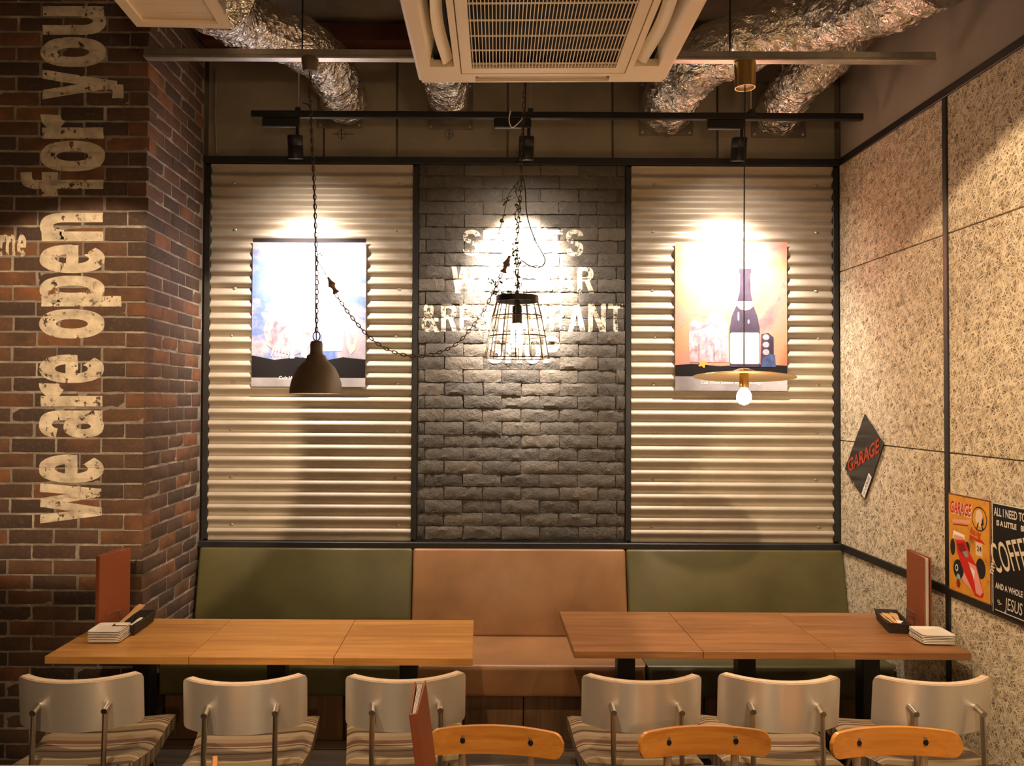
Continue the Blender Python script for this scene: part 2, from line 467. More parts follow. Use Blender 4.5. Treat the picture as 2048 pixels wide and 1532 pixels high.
wl = MB().box((-2.77, YC + .0075 + .4, 2.05), (2.18, .80, 4.3)).build('wall_left', MT['mortar'], kind='structure')
wr_ = MB().box((XC - .0575, YC + .42, 2.05), (.1, .80, 4.3)).build('wall_left_return', MT['mortar'], kind='structure')
wl.data.materials[0] = MT['mortar']
rows = int(3.98 / BR)
for r in range(rows):
    z = .01 + BR * (r + .5); j = rnd.uniform(-.006, .006)
    x1 = XC - (0 if r % 2 == 0 else .1055)
    k = 0
    while True:
        x = x1 - BP * k - BL / 2
        if x < -2.62: break
        put_brick(rnd.choice(red), wl, T(x + (0 if k == 0 else j + rnd.uniform(-.002, .002)), YC + rnd.uniform(0, .004), z + rnd.uniform(-.0015, .0015)) @ RY(rnd.uniform(-.35, .35)), left_soup)
        k += 1
    # return face of the pier: front of the piece looks to +X
    y0 = YC + (.1055 if r % 2 == 0 else 0)
    while y0 < YB - .02:
        L = min(BL, YB - .005 - y0)
        if L < .05: break
        me = rnd.choice(redh) if L < .15 else rnd.choice(red); base = .1 if L < .15 else BL
        put_brick(me, wr_, T(XC - rnd.uniform(0, .004), y0 + L / 2, z + rnd.uniform(-.0015, .0015)) @ RZ(90), left_soup, L / base)
        y0 += L + .0105

# ---- painted letters
def sub(p, q, step): return max(1, int(math.ceil((Vector(q) - Vector(p)).length / step)))
class Glyphs:
    """letters as strips in a unit box (0..1 wide, 0..1 high)"""
    def __init__(s): s.q = []
    def quad(s, a, b, c, d): s.q.append(('q', a, b, c, d))
    def rect(s, x0, x1, y0, y1): s.quad((x0, y0), (x1, y0), (x1, y1), (x0, y1))
    def ring(s, cx, cy, rx, ry, ix, iy, a0, a1, e=2.3): s.q.append(('r', cx, cy, rx, ry, ix, iy, a0, a1, e))
def glyph(ch):
    g = Glyphs(); W = .34; HT = .22
    if ch == 'o': g.ring(.5, .5, .5, .53, .16, .26, 0, 360)
    elif ch == 'e': g.ring(.5, .5, .5, .53, .17, .27, 0, 318); g.rect(.3, .98, .40, .60)
    elif ch == 'p': g.rect(0, W, -.3, 1); g.ring(.56, .5, .44, .53, .12, .27, 0, 360)
    elif ch == 'n': g.rect(0, W, 0, 1); g.ring(.53, .64, .47, .39, .13, .18, 0, 180); g.rect(.66, 1, 0, .64)
    elif ch == 'u': g.rect(.66, 1, 0, 1); g.ring(.47, .36, .47, .39, .13, .18, 180, 360); g.rect(0, .34, .36, 1)
    elif ch == 'r': g.rect(0, .46, 0, 1); g.ring(.98, .60, .68, .43, .26, .10, 88, 165)
    elif ch == 'a':
        g.rect(.64, 1, 0, .72); g.ring(.5, .70, .5, .33, .15, .12, 0, 172); g.ring(.42, .30, .42, .33, .10, .12, 0, 360)
    elif ch == 'w':
        for x0, x1 in ((0, .2), (.42, .2), (.42, .68), (.80, .68)):
            g.quad((x1, 0), (x1 + .2, 0), (x0 + .22, 1), (x0, 1))
    elif ch == 'y':
        g.quad((.36, -.02), (.66, -.02), (.32, 1), (0, 1)); g.quad((.30, -.22), (.62, -.22), (1, 1), (.70, 1)); g.rect(.05, .5, -.32, -.14)
    elif ch == 'f':
        g.rect(.30, .68, 0, 1.12); g.rect(0, 1, .74, 1.0); g.ring(.78, 1.08, .48, .27, .14, .08, 90, 180); g.rect(.76, 1.0, 1.16, 1.35)
    elif ch == 'm':
        g.rect(0, .23, 0, 1); g.ring(.385, .66, .255, .37, .06, .18, 0, 180); g.rect(.44, .62, 0, .66); g.ring(.755, .66, .245, .37, .06, .18, 0, 180); g.rect(.82, 1, 0, .66)
    elif ch == 'S': g.ring(.5, .735, .5, .275, .2, .11, 5, 262, 2.3); g.ring(.5, .275, .5, .29, .2, .12, -180, 85, 2.3)
    elif ch == 'P': g.rect(0, .3, 0, 1); g.ring(.5, .7, .5, .3, .2, .12, -90, 90); g.rect(.28, .52, .82, 1); g.rect(.28, .52, .4, .58)
    elif ch == 'R': g.rect(0, .3, 0, 1); g.ring(.5, .72, .48, .28, .18, .11, -90, 90); g.rect(.28, .52, .83, 1); g.rect(.28, .52, .44, .61); g.quad((.72, 0), (1.04, 0), (.72, .5), (.42, .5))
    elif ch == 'B': g.rect(0, .3, 0, 1); g.ring(.5, .75, .46, .25, .17, .09, -90, 90); g.ring(.5, .27, .5, .27, .2, .10, -90, 90); g.rect(.28, .52, .84, 1); g.rect(.28, .52, 0, .17); g.rect(.28, .52, .42, .60)
    elif ch == 'I': g.rect(0, 1, 0, 1)
    elif ch == 'T': g.rect(.35, .65, 0, .84); g.rect(0, 1, .82, 1)
    elif ch == 'E': g.rect(0, .32, 0, 1); g.rect(.3, 1, .82, 1); g.rect(.3, .9, .41, .59); g.rect(.3, 1, 0, .18)
    elif ch == 'N': g.rect(0, .27, 0, 1); g.rect(.73, 1, 0, 1); g.quad((.66, 0), (.96, 0), (.34, 1), (.04, 1))
    elif ch == 'W':
        for x0, x1 in ((0, .16), (.40, .16), (.40, .64), (.80, .64)):
            g.quad((x1, 0), (x1 + .2, 0), (x0 + .2, 1), (x0, 1))
    elif ch == 'A': g.quad((0, 0), (.29, 0), (.62, 1), (.36, 1)); g.quad((.71, 0), (1, 0), (.64, 1), (.38, 1)); g.rect(.24, .76, .2, .36)
    elif ch == 'H': g.rect(0, .3, 0, 1); g.rect(.7, 1, 0, 1); g.rect(.28, .72, .41, .59)
    elif ch == 'O': g.ring(.5, .5, .5, .52, .2, .32, 0, 360, 2.6)
    elif ch == 'U': g.rect(0, .3, .32, 1); g.rect(.7, 1, .32, 1); g.ring(.5, .34, .5, .36, .2, .18, 180, 360)
    elif ch == '&':
        g.ring(.42, .76, .30, .26, .10, .10, 0, 360); g.ring(.40, .27, .40, .29, .15, .13, 60, 360); g.quad((.78, -.02), (1.08, -.02), (.42, .74), (.2, .6)); g.rect(.72, 1.0, .36, .5)
    return g.q
def sup(a, rx, ry, e):
    c, s_ = math.cos(a), math.sin(a)
    return math.copysign(abs(c) ** (2 / e), c) * rx, math.copysign(abs(s_) ** (2 / e), s_) * ry
def letter(mb, ch, to, drape, step):
    """to(u, v) gives the point in front of the wall, drape drops it on the bricks"""
    def patch(fn, nu, nv):
        mb.grid(lambda u, v: drape(to(*fn(u, v))), nu, nv)
    for q in glyph(ch):
        if q[0] == 'q':
            a, b, c, d = q[1:]
            A, B, Cc, D = (to(*k) for k in (a, b, c, d))
            nu = max(sub(A, B, step), sub(D, Cc, step)); nv = max(sub(A, D, step), sub(B, Cc, step))
            patch(lambda u, v: ((a[0] * (1 - u) + b[0] * u) * (1 - v) + (d[0] * (1 - u) + c[0] * u) * v,
                                (a[1] * (1 - u) + b[1] * u) * (1 - v) + (d[1] * (1 - u) + c[1] * u) * v), nu, nv)
        else:
            cx, cy, rx, ry, ix, iy, a0, a1, e = q[1:]
            per = (to(cx + rx, cy) - to(cx - rx, cy)).length + (to(cx, cy + ry) - to(cx, cy - ry)).length
            nu = max(8, int(per * 1.57 * (a1 - a0) / 360 / step)); nv = max(2, sub(to(cx, cy + iy), to(cx, cy + ry), step))
            def fn(u, v):
                a = math.radians(a0 + (a1 - a0) * u); ox, oy = sup(a, rx, ry, e); x2, y2 = sup(a, ix, iy, 2.1)
                return (cx + x2 + (ox - x2) * v, cy + y2 + (oy - y2) * v)
            patch(fn, nu, nv)
def draper(bvh, yfront, yback, off=.0018):
    def d(p):
        h = bvh.ray_cast(Vector((p.x, yfront - .3, p.z)), Vector((0, 1, 0)), 1.0)
        y = h[0].y if h[0] is not None else yback
        return (p.x, min(y, yback) - off, p.z)
    return d
bv = left_soup.bvh(); dr = draper(bv, YC, YC + .0068)
mb = MB()
for ch, ya, yb in (('w', 1047, 968), ('e', 966, 909), ('a', 876, 821), ('r', 813, 767), ('e', 766, 709), ('o', 677, 618), ('p', 613, 551), ('e', 546, 489), ('n', 482, 425),
                   ('f', 392, 344), ('o', 343, 281), ('r', 277, 229), ('y', 199, 139), ('o', 134, 74), ('u', 69, 12)):
    bx = 203 + (1000 - (ya + yb) / 2) * .005
    A = P(bx, ya, YC); B = P(bx, yb, YC); Cc = P(bx - 123, ya, YC)
    ux = B - A; vx = Cc - A
    letter(mb, ch, lambda u, v: A + ux * u + vx * v, dr, .011)
for ch, xa, xb, h in (('m', -3, 30, 42), ('e', 34, 52, 42)):
    A = P(xa, 512, YC); ux = P(xb, 512, YC) - A; vx = P(xa, 512 - h, YC) - A
    letter(mb, ch, lambda u, v: A + ux * u + vx * v, dr, .009)
mb.build('lettering', MT['wallpaint'], wl, label='worn cream painted words running up the brick wall: we are open for you')

# ---- grey brick panel in the middle of the back wall
tx = [-1.648, -.393, .891, 2.143]
wc = MB().box(((tx[1] + tx[2]) / 2, YB + .050, (ZT + ZL) / 2), (tx[2] - tx[1], .06, ZT - ZL)).build('wall_centre', MT['gmortar'], kind='structure')
GL, GH, GP, GR = .225, .0735, .2305, .0782
grey = [brick_mesh('brick', MT['gbrick'], GL, .04, GH, 10, 4, .010, .004, 40 + i, .006) for i in range(12)]
gsoup = Soup()
x0, x1 = tx[1] + .02, tx[2] - .02
for r in range(29):
    z = ZL + .03 + GR * (r + .5)
    if z + GH / 2 > ZT: break
    x = x0 - (0 if r % 2 else GP / 2) - .07
    while x < x1 - .03:
        a, b = max(x, x0), min(x + GL, x1)
        if b - a > .03:
            L = b - a
            put_brick(rnd.choice(grey), wc, T((a + b) / 2, YB + .008 + rnd.uniform(-.005, .006), z + rnd.uniform(-.002, .002)) @ RY(rnd.uniform(-.6, .6)) @ RX(rnd.uniform(-1.5, 1.5)), gsoup, L / GL)
        x += GP + rnd.uniform(-.003, .003)
gv = gsoup.bvh(); dg = draper(gv, YB, YB + .0195, .0022)
mb = MB()
for word, xa, xb, ya, yb in (('SPIRITS', 926, 1167, 511, 459), ('WINE BAR', 903, 1188, 586, 533), ('&RESTAURANT', 843, 1246, 663, 607), ('SHOP', 975, 1120, 726, 673)):
    wid = {'I': .42, ' ': .45, 'W': 1.45, 'N': 1.1, '&': 1.05, 'A': 1.1, 'T': .9, 'E': .85, 'S': .95}
    tot = sum(wid.get(c, 1.0) for c in word) + .16 * (len(word) - 1); sx = (xb - xa) / tot; x = xa
    for ch in word:
        wpx = wid.get(ch, 1.0) * sx
        if ch != ' ':
            A = P(x, ya, YB); ux = P(x + wpx, ya, YB) - A; vx = P(x, yb, YB) - A
            letter(mb, ch, lambda u, v: A + ux * u + vx * v, dg, .008)
        x += wpx + .16 * sx
mb.build('lettering', MT['brickpaint'], wc, label='worn white painted words on grey brick: spirits wine bar and restaurant shop')

# ---- black trims of the panelling
n_trim = [2]
def trim(c, d, name=None):
    o = MB().rbox(c, d, .003, 1).build('trim_%d' % n_trim[0], MT['black'], kind='structure'); n_trim[0] += 1; return o
trim(((XC + XR) / 2, YB + .018, ZT + .004), (XR - XC, .07, .042))
trim(((XC + XR) / 2, YB + .01, ZL - .002), (XR - XC, .085, .036))
for i, x in enumerate(tx): trim((x, YB + .028, (ZT + ZL) / 2), (.034, .05, ZT - ZL - .05))

# ---- corrugated sheet panels
CP, CA = .0712, .0125
def corr_y(z): return YB + .016 - CA * math.cos(2 * PI * (z - ZL) / CP)
scr = MB().lathe([(.013, 0), (.013, .002), (.009, .004), (.007, .008), (.004, .0105)], 10, RX(90)).mesh('screw', MT['galv'], True)
for pi, (xa, xb, lab) in enumerate(((tx[0] + .018, tx[1] - .018, 'beige corrugated metal panel behind the bell lamp, left of the grey bricks'),
                                    (tx[2] + .018, tx[3] - .018, 'beige corrugated metal panel behind the brass disc lamp, right of the grey bricks'))):
    t = thing('corrugated_panel', lab, 'wall panel', ((xa + xb) / 2, YB + .03, ZL + .017), group='corrugated panels on the back wall')
    o3 = Vector(t.location)
    zz = [ZL + .018, ZL + .018 + CP * 9 + .02, ZL + CP * 18 + .03, ZL + CP * 27 + .03, ZT - .02]
    screws = [ZL + CP * k for k in (1.5, 5.5, 9.5, 13.5, 17.5, 21.5, 26.5, 30.5)]
    for k in range(4):
        m = MB(); z0, z1 = zz[k], zz[k + 1] + (.012 if k < 3 else 0); n = int((z1 - z0) / CP * 10)
        dy = (-.0025 if k % 2 else 0)
        def fn(u, v, f=0.0):
            z = z0 + (z1 - z0) * v; x = xa + (xb - xa) * u
            return (x - o3.x, corr_y(z) + dy + f + .0012 * noise.noise(Vector((x * 3, z * 4, pi * 9))) - o3.y, z - o3.z)
        m.grid(fn, 14, n); m.grid(lambda u, v: fn(u, v, .0015), 14, n)
        sh = m.build('sheet', MT['corr'], t, True, 60)
        for zs in screws:
            if z0 <= zs < (zz[k + 1]):
                zc = zs
                for xx in (xa + .14 + rnd.uniform(-.01, .01), xb - .09 + rnd.uniform(-.01, .01)):
                    link('screw', scr, sh, loc=(xx - o3.x, corr_y(zc) + dy - o3.y, zc - o3.z))

# ---- right wall: wood wool boards between black trims, plaster above
wrt = MB().box((XR + .075, .3, 2.05), (.1, 9.0, 4.3)).build('wall_right', MT['plaster'], kind='structure')
MB().box((XR + .018, .3, (ZT + 4.03) / 2 + .005), (.02, 8.99, 4.03 - ZT - .01)).build('board', MT['plaster'], wrt)
zj = [0.0, ZL, 1.566, 2.58, ZT]
yj = [4.80, 3.70, 2.60, 1.50, .40]
for a, b in zip(yj, yj[1:]):
    for c, d in zip(zj, zj[1:]):
        MB().rbox((XR + .014, (a + b) / 2, (c + d) / 2), (.024, a - b - .003, d - c - .006), .002, 1).build('board', MT['board'], wrt)
for z in (ZT + .004, ZL - .002): trim((XR + .006, 2.6, z), (.03, 4.4, .042))
for y in yj[1:]: trim((XR + .007, y, ZT / 2), (.026, .036, ZT))

# ================================================================== FURNITURE
# ---- banquette: three benches side by side
bx_ = [XC + .012, -.393, .868, XR - .004]
for i, (mt, lab) in enumerate((('green', 'green leather banquette bench beside the red brick pier'), ('tan', 'tan leather banquette bench in the middle, under the grey bricks'),
                               ('green', 'green leather banquette bench beside the wood wool wall'))):
    a, b = bx_[i] + .002, bx_[i + 1] - .002; wd = b - a
    t = thing('banquette_bench', lab, 'bench', ((a + b) / 2, 4.45, 0), group='banquette benches along the back wall')
    bm = bmesh.new(); bmesh.ops.create_cube(bm, size=1)
    for v in bm.verts: v.co = Vector((v.co.x * wd, v.co.y * .07, v.co.z * .50))
    bmesh.ops.bevel(bm, geom=bm.edges[:], offset=.016, segments=4, profile=.5, affect='EDGES')
    MB().bm(bm, T(0, .288, .668) @ RX(-11.5)).build('backrest', MT[mt], t, True, 50); bm.free()
    bm = bmesh.new(); bmesh.ops.create_cube(bm, size=1)
    for v in bm.verts: v.co = Vector((v.co.x * wd, v.co.y * .55, v.co.z * .17))
    bmesh.ops.bevel(bm, geom=[e for e in bm.edges if all(v.co.y < 0 for v in e.verts)], offset=.03, segments=5, profile=.5, affect='EDGES')
    MB().bm(bm, T(0, -.022, .347)).build('seat_cushion', MT[mt], t, True, 50); bm.free()
    MB().box((0, .03, .13), (wd, .40, .258)).build('plinth_frame', MT['darkin'], t)
    k = 4; pw = wd / k
    for j in range(k):
        MB().rbox((-wd / 2 + pw * (j + .5), -.185, .13), (pw - .005, .02, .256), .003, 1).build('plank', MT['plinth'], t)

# ---- dining tables
def table(label, x0, x1, y0, y1, mt, group, ztop=.72):
    cx, cy = (x0 + x1) / 2, (y0 + y1) / 2
    t = thing('dining_table', label, 'table', (cx, cy, 0), group=group)
    MB().rbox((0, 0, ztop - .016), (x1 - x0 - .002, y1 - y0, .032), .002, 2).build('table_top', MT[mt], t)
    MB().rbox((0, 0, ztop / 2 - .01), (.082, .082, ztop - .05), .006, 2).build('pedestal', MT['blackmetal'], t)
    MB().box((0, 0, ztop - .037), (.30, .30, .01)).build('mounting_plate', MT['blackmetal'], t)
    m = MB()
    m.rbox((0, 0, .02), (.42, .42, .022), .008, 2); m.build('foot_plate', MT['blackmetal'], t)
    return t
LX = [-1.814, -1.212, -.606, -.024]; ln = ['under the stacked plates beside the red brick pier', 'in the middle of its row', 'ending in front of the tan bench']
for i in range(3): table('honey wood dining table ' + ln[i], LX[i], LX[i + 1], 3.365, 3.945, 'honey', 'honey wood tables on the left')
RXs = [.41, .968, 1.535, 2.125]; rn = ['ending in front of the tan bench', 'in the middle of its row', 'under the stacked plates beside the wood wool wall']
for i in range(3): table('brown wood dining table ' + rn[i], RXs[i], RXs[i + 1], 3.47, 4.115, 'walnut', 'brown wood tables on the right')
table('honey wood table with only its corner showing at the bottom left', -1.75, -1.147, 1.78, 2.376, 'honey', 'tables in front')
table('table below the standing menu in front, mostly out of view', -.40, .20, 1.58, 2.18, 'honey', 'tables in front')

# ---- chairs with aluminium backs and striped seats
def silver_chair():
    t = thing('aluminium_chair', 'chair', 'chair', group='aluminium backed chairs with striped seats')
    R, half, H = .30, math.asin(.222 / .30), .185
    def arc(a, r, z): return (r * math.sin(a), -.225 + .30 - r * math.cos(a), z)
    def shell(r0, r1, z0, z1, tilt, rc):
        m = MB(); nu, nv = 28, 10
        # outline with rounded corners, swept between two radii
        def fn(u, v, r):
            a = (u - .5) * 2 * half; z = z0 + (z1 - z0) * v
            # pull corners in
            s_ = (u - .5) * 2 * half * R; dx = half * R - abs(s_); dz = min(z - z0, z1 - z)
            if dx < rc and dz < rc:
                k = math.hypot(rc - dx, rc - dz)
                if k > rc: f = rc / k; nx_ = rc - (rc - dx) * f; nz_ = rc - (rc - dz) * f; a = math.copysign((half * R - nx_) / R, a); z = z0 + nz_ if z - z0 < z1 - z else z1 - nz_
            p = arc(a, r, z); return (p[0], p[1] - (z - .69) * tilt, p[2])
        b = 0
        g0 = [fn(i / nu, j / nv, r0) for j in range(nv + 1) for i in range(nu + 1)]; g1 = [fn(i / nu, j / nv, r1) for j in range(nv + 1) for i in range(nu + 1)]
        fs = []; q = nu + 1; n0 = len(g0)
        for j in range(nv):
            for i in range(nu):
                k = j * q + i; fs.append((k, k + 1, k + q + 1, k + q)); fs.append((n0 + k, n0 + k + q, n0 + k + q + 1, n0 + k + 1))
        rim = [i for i in range(nu)] + [j * q + nu for j in range(nv)] + [nv * q + nu - i for i in range(nu)] + [(nv - j) * q for j in range(nv)]
        for i in range(len(rim)):
            k, l = rim[i], rim[(i + 1) % len(rim)]; fs.append((k, l, n0 + l, n0 + k))
        m.add(g0 + g1, fs); return m
    shell(.300, .296, .60, .782, .10, .016).build('backrest', MT['alu'], t, True, 35)
    shell(.2958, .270, .603, .786, .10, .020).build('back_pad', MT['pad'], t, True, 50)
    # seat: padded, slightly waved
    m = MB(); W, D = .45, .44; nu, nv = 26, 30
    def top(u, v):
        x, y = (u - .5), (v - .5)
        ed = min(.5 - abs(x), .5 - abs(y)) * 2
        z = .475 - .018 * (1 - min(1, ed / .22)) ** 2 + .014 * math.cos(v * PI * 2 + .4) + .012 * (x * 2) ** 2
        return (x * W * (1 - .10 * (.5 - v)), y * D + .02, z)
    m.grid(top, nu, nv); g0 = m.v[:]
    rim = [i for i in range(nu)] + [j * (nu + 1) + nu for j in range(nv)] + [nv * (nu + 1) + nu - i for i in range(nu)] + [(nv - j) * (nu + 1) for j in range(nv)]
    lo = [(g0[k][0] * .985, (g0[k][1] - .02) * .985 + .02, g0[k][2] - .055) for k in rim]; b = len(m.v); m.v += lo; n = len(rim)
    for i in range(n):
        m.f.append((rim[i], b + i, b + (i + 1) % n, rim[(i + 1) % n])); m.m.append(1 if i < nu or nu + nv <= i < 2 * nu + nv else 2)
    m.f.append(tuple(b + i for i in range(n))); m.m.append(1)
    m.build('seat', [MT['stripe_y'], MT['stripe_x'], MT['stripe_side']], t, True, 42)
    for s in (-1, 1):
        x = s * .122
        up = catmull([(x, -.236, .684), (x, -.240, .60), (x, -.246, .50), (x, -.242, .43), (x, -.215, .405), (x, -.10, .402), (x, .17, .402)], 4)
        o = MB().tube(up, .0095, 8).build('back_post', MT['steel'], t, True)
        MB().tube([(x, -.247, .684), (x, -.197, .694)], .0115, 10).build('peg', MT['steel'], o, True)
        for e in (-1, 1):
            MB().tube([(s * .15, e * .14 + .02, .405), (s * .235, e * .215 + .02, .0)], .0095, 8).build('leg', MT['steel'], t, True)
    for e in (-1, 1): MB().tube([(-.15, e * .14 + .02, .403), (.15, e * .14 + .02, .403)], .009, 8).build('seat_rail', MT['steel'], t, True)
    return t
sc0 = silver_chair()
chairs = [(-1.475, 3.105, 5, 'aluminium-backed striped chair, leftmost of all, in front of the brick wall'),
          (-.868, 3.09, 6, 'aluminium-backed striped chair in front of the middle honey table'),
          (-.283, 3.125, 6, 'aluminium-backed striped chair partly behind the standing menu'),
          (.605, 3.125, 0, 'aluminium-backed striped chair left of the trio in front of the brown tables'),
          (1.125, 3.13, -4, 'aluminium-backed striped chair in the middle of the trio at the brown tables'),
          (1.680, 3.125, 1, 'aluminium-backed striped chair next to the wood wool wall')]
for i, (x, y, a, lab) in enumerate(chairs):
    o = sc0 if i == 0 else copy_tree(sc0)
    o.location = (x, y, 0); o.rotation_euler.z = math.radians(a); o['label'] = lab

# ---- orange wood slat-back chairs facing the camera
def wood_chair():
    t = thing('wooden_chair', 'chair', 'chair', group='orange wood chairs in front')
    def slat(zc, h, w_, yoff, name):
        m = MB(); nu, nv = 44, 6; R = .52; half = w_ / 2 / R
        def fn(u, v, r):
            a = (u - .5) * 2 * half; e = abs(u - .5) * 2
            hh = h / 2 * (1 - .12 * e * e) * (1 if e < .86 else math.sqrt(max(.02, 1 - ((e - .86) / .14) ** 2 * .9)))
            z = zc + (v - .5) * 2 * hh
            return (r * math.sin(a), yoff - R + r * math.cos(a), z)
        g0 = [fn(i / nu, j / nv, R) for j in range(nv + 1) for i in range(nu + 1)]; g1 = [fn(i / nu, j / nv, R - .013) for j in range(nv + 1) for i in range(nu + 1)]
        q = nu + 1; n0 = len(g0); fs = []
        for j in range(nv):
            for i in range(nu):
                k = j * q + i; fs.append((k, k + 1, k + q + 1, k + q)); fs.append((n0 + k, n0 + k + q, n0 + k + q + 1, n0 + k + 1))
        rim = [i for i in range(nu)] + [j * q + nu for j in range(nv)] + [nv * q + nu - i for i in range(nu)] + [(nv - j) * q for j in range(nv)]
        for i in range(len(rim)):
            k, l = rim[i], rim[(i + 1) % len(rim)]; fs.append((k, l, n0 + l, n0 + k))
        m.add(g0 + g1, fs); o = m.build(name, MT['orange'], t, True, 35)
        for s in (-1, 1):
            x = s * .108; yy = yoff - R + math.sqrt((R - .013) ** 2 - x * x)
            MB().lathe([(.0095, -.004), (.0095, .0008), (.007, .0016), (.001, .002)], 14, T(x, yy, zc) @ RX(90)).build('bolt', MT['blackmetal'], o, True)
    slat(.727, .088, .435, .20, 'upper_slat'); slat(.60, .088, .40, .195, 'lower_slat')
    for s in (-1, 1):
        x = s * .108
        MB().tube(catmull([(x, .186, .745), (x, .19, .66), (x, .188, .52), (x, .17, .43), (s * .15, .21, .0)], 4), .0125, 10).build('back_tube', MT['galv'], t, True)
        MB().tube([(s * .15, -.16, .43), (s * .17, -.20, 0)], .0125, 10).build('leg', MT['galv'], t, True)
    m = MB(); pts = []
    for i in range(32):
        a = 2 * PI * i / 32; x, y = sup(a, .205, .20, 4); pts.append((x * (1 - .12 * (y > 0) * y / .2), y - .02))
    m.prism(pts, .432, .450); m.build('seat', MT['orange'], t)
    MB().box((0, -.02, .424), (.30, .30, .014)).build('seat_frame', MT['galv'], t)
    return t
wc0 = wood_chair()
for i, (x, y, a, lab) in enumerate([(.045, 2.36, -4, 'orange wood slat chair just right of the standing menu'), (.715, 2.365, 3, 'orange wood slat chair in the middle of the front row'),
                                    (1.31, 2.365, 2, 'orange wood slat chair at the right of the front row'), (-.92, 2.15, -90, 'orange wood chair seen edge-on, its slat tip peeking up at the bottom')]):
    o = wc0 if i == 0 else copy_tree(wc0)
    o.location = (x, y, 0); o.rotation_euler.z = math.radians(a); o['label'] = lab

# ================================================================== THINGS ON THE TABLES
def menu(label, loc, rz, tilt=0.0, W=.215, H=.352, holder=True, open_=.012):
    t = thing('menu', label, 'menu', loc, math.radians(rz), group='russet menus')
    t.rotation_euler.y = math.radians(tilt)
    # stands in the local XZ plane, spine at x = -W/2
    for s in (-1, 1):
        m = MB(); a = s * math.degrees(math.atan2(open_, W))
        m.rbox((W / 2, 0, H / 2), (W, .004, H), .0015, 1, T(-W / 2, s * .007, 0) @ RZ(a)); m.build('cover', MT['menu'], t)
    m = MB()
    for k in range(4): m.box((W / 2 - .004, 0, H / 2), (W - .012, .0012, H - .012), T(-W / 2, -.003 + k * .002, 0) @ RZ(-.6 + .4 * k))
    m.build('pages', MT['paper'], t)
    MB().rbox((-W / 2 - .002, 0, H / 2), (.004, .020, H), .0015, 1).build('spine', MT['menu'], t)
    return t
def holder(label, loc, rz):
    t = thing('menu_holder', label, 'menu holder', loc, math.radians(rz), group='wire menu holders')
    for s in (-1, 1):
        y = s * .021
        MB().tube(catmull([(-.045, y, .003), (-.045, y, .07), (-.040, y, .078), (.040, y, .078), (.045, y, .07), (.045, y, .003)], 4), .0022, 6).build('loop', MT['steel'], t, True)
    MB().rbox((0, 0, .0015), (.12, .06, .003), .001, 1).build('base', MT['steel'], t)
menu('russet menu standing at the left end of the honey tables', (-1.727, 3.79, .724), 80)
holder('wire menu holder on the honey table by the brick pier', (-1.727, 3.765, .72), 80)
menu('russet menu standing on the brown table against the wood wool wall', (2.098, 3.84, .724), -97, 0, open_=.007)
holder('wire menu holder on the brown table by the wood wool wall', (2.098, 3.87, .72), -97)
menu('russet menu standing upright in the foreground, leaning and seen from its spine', (-.105, 1.975, .725), 90, 0, open_=.006).matrix_world = T(-.105, 1.975, .725) @ RY(-7.5) @ RZ(90)

def plate_mesh():
    m = MB(); W = .142
    def sq(w_, z): return [(x, y, z) for x, y in [(math.copysign(1, c) * w_ / 2 * abs(c) ** .18, math.copysign(1, s_) * w_ / 2 * abs(s_) ** .18) for c, s_ in [(math.cos(2 * PI * k / 32 + .0982), math.sin(2 * PI * k / 32 + .0982)) for k in range(32)]]]
    prof = [(.085, 0), (.10, 0), (.132, .0060), (W, .0078), (W, .0112), (.140, .0115), (.116, .0050), (.09, .004)]
    vs = []; fs = []
    for w_, z in prof: vs += sq(w_, z)
    for i in range(len(prof) - 1):
        for k in range(32): fs.append((i * 32 + k, i * 32 + (k + 1) % 32, (i + 1) * 32 + (k + 1) % 32, (i + 1) * 32 + k))
    fs.append(tuple(range(31, -1, -1))); fs.append(tuple((len(prof) - 1) * 32 + k for k in range(32)))
    m.add(vs, fs); return m.mesh('square_plate', MT['plate'], True, 40)
pm = plate_mesh()
ordn = ['at the bottom', 'second from the bottom', 'third from the bottom', 'fourth from the bottom', 'fifth from the bottom', 'sixth from the bottom', 'on top']
for side, cx, cy, n, rz in (('honey', -1.652, 3.605, 7, 2), ('brown', 2.045, 3.635, 6, -3)):
    for k in range(n):
        lab = 'white square plate %s of the stack on the %s table' % (ordn[-1] if k == n - 1 else ordn[k], side)
        link('square_plate', pm, None, (cx + rnd.uniform(-.0015, .0015), cy + rnd.uniform(-.0015, .0015), .7202 + k * .0072), (0, 0, math.radians(rz + rnd.uniform(-1, 1))), lab, 'plate', 'white square plates stacked on the %s table' % side)
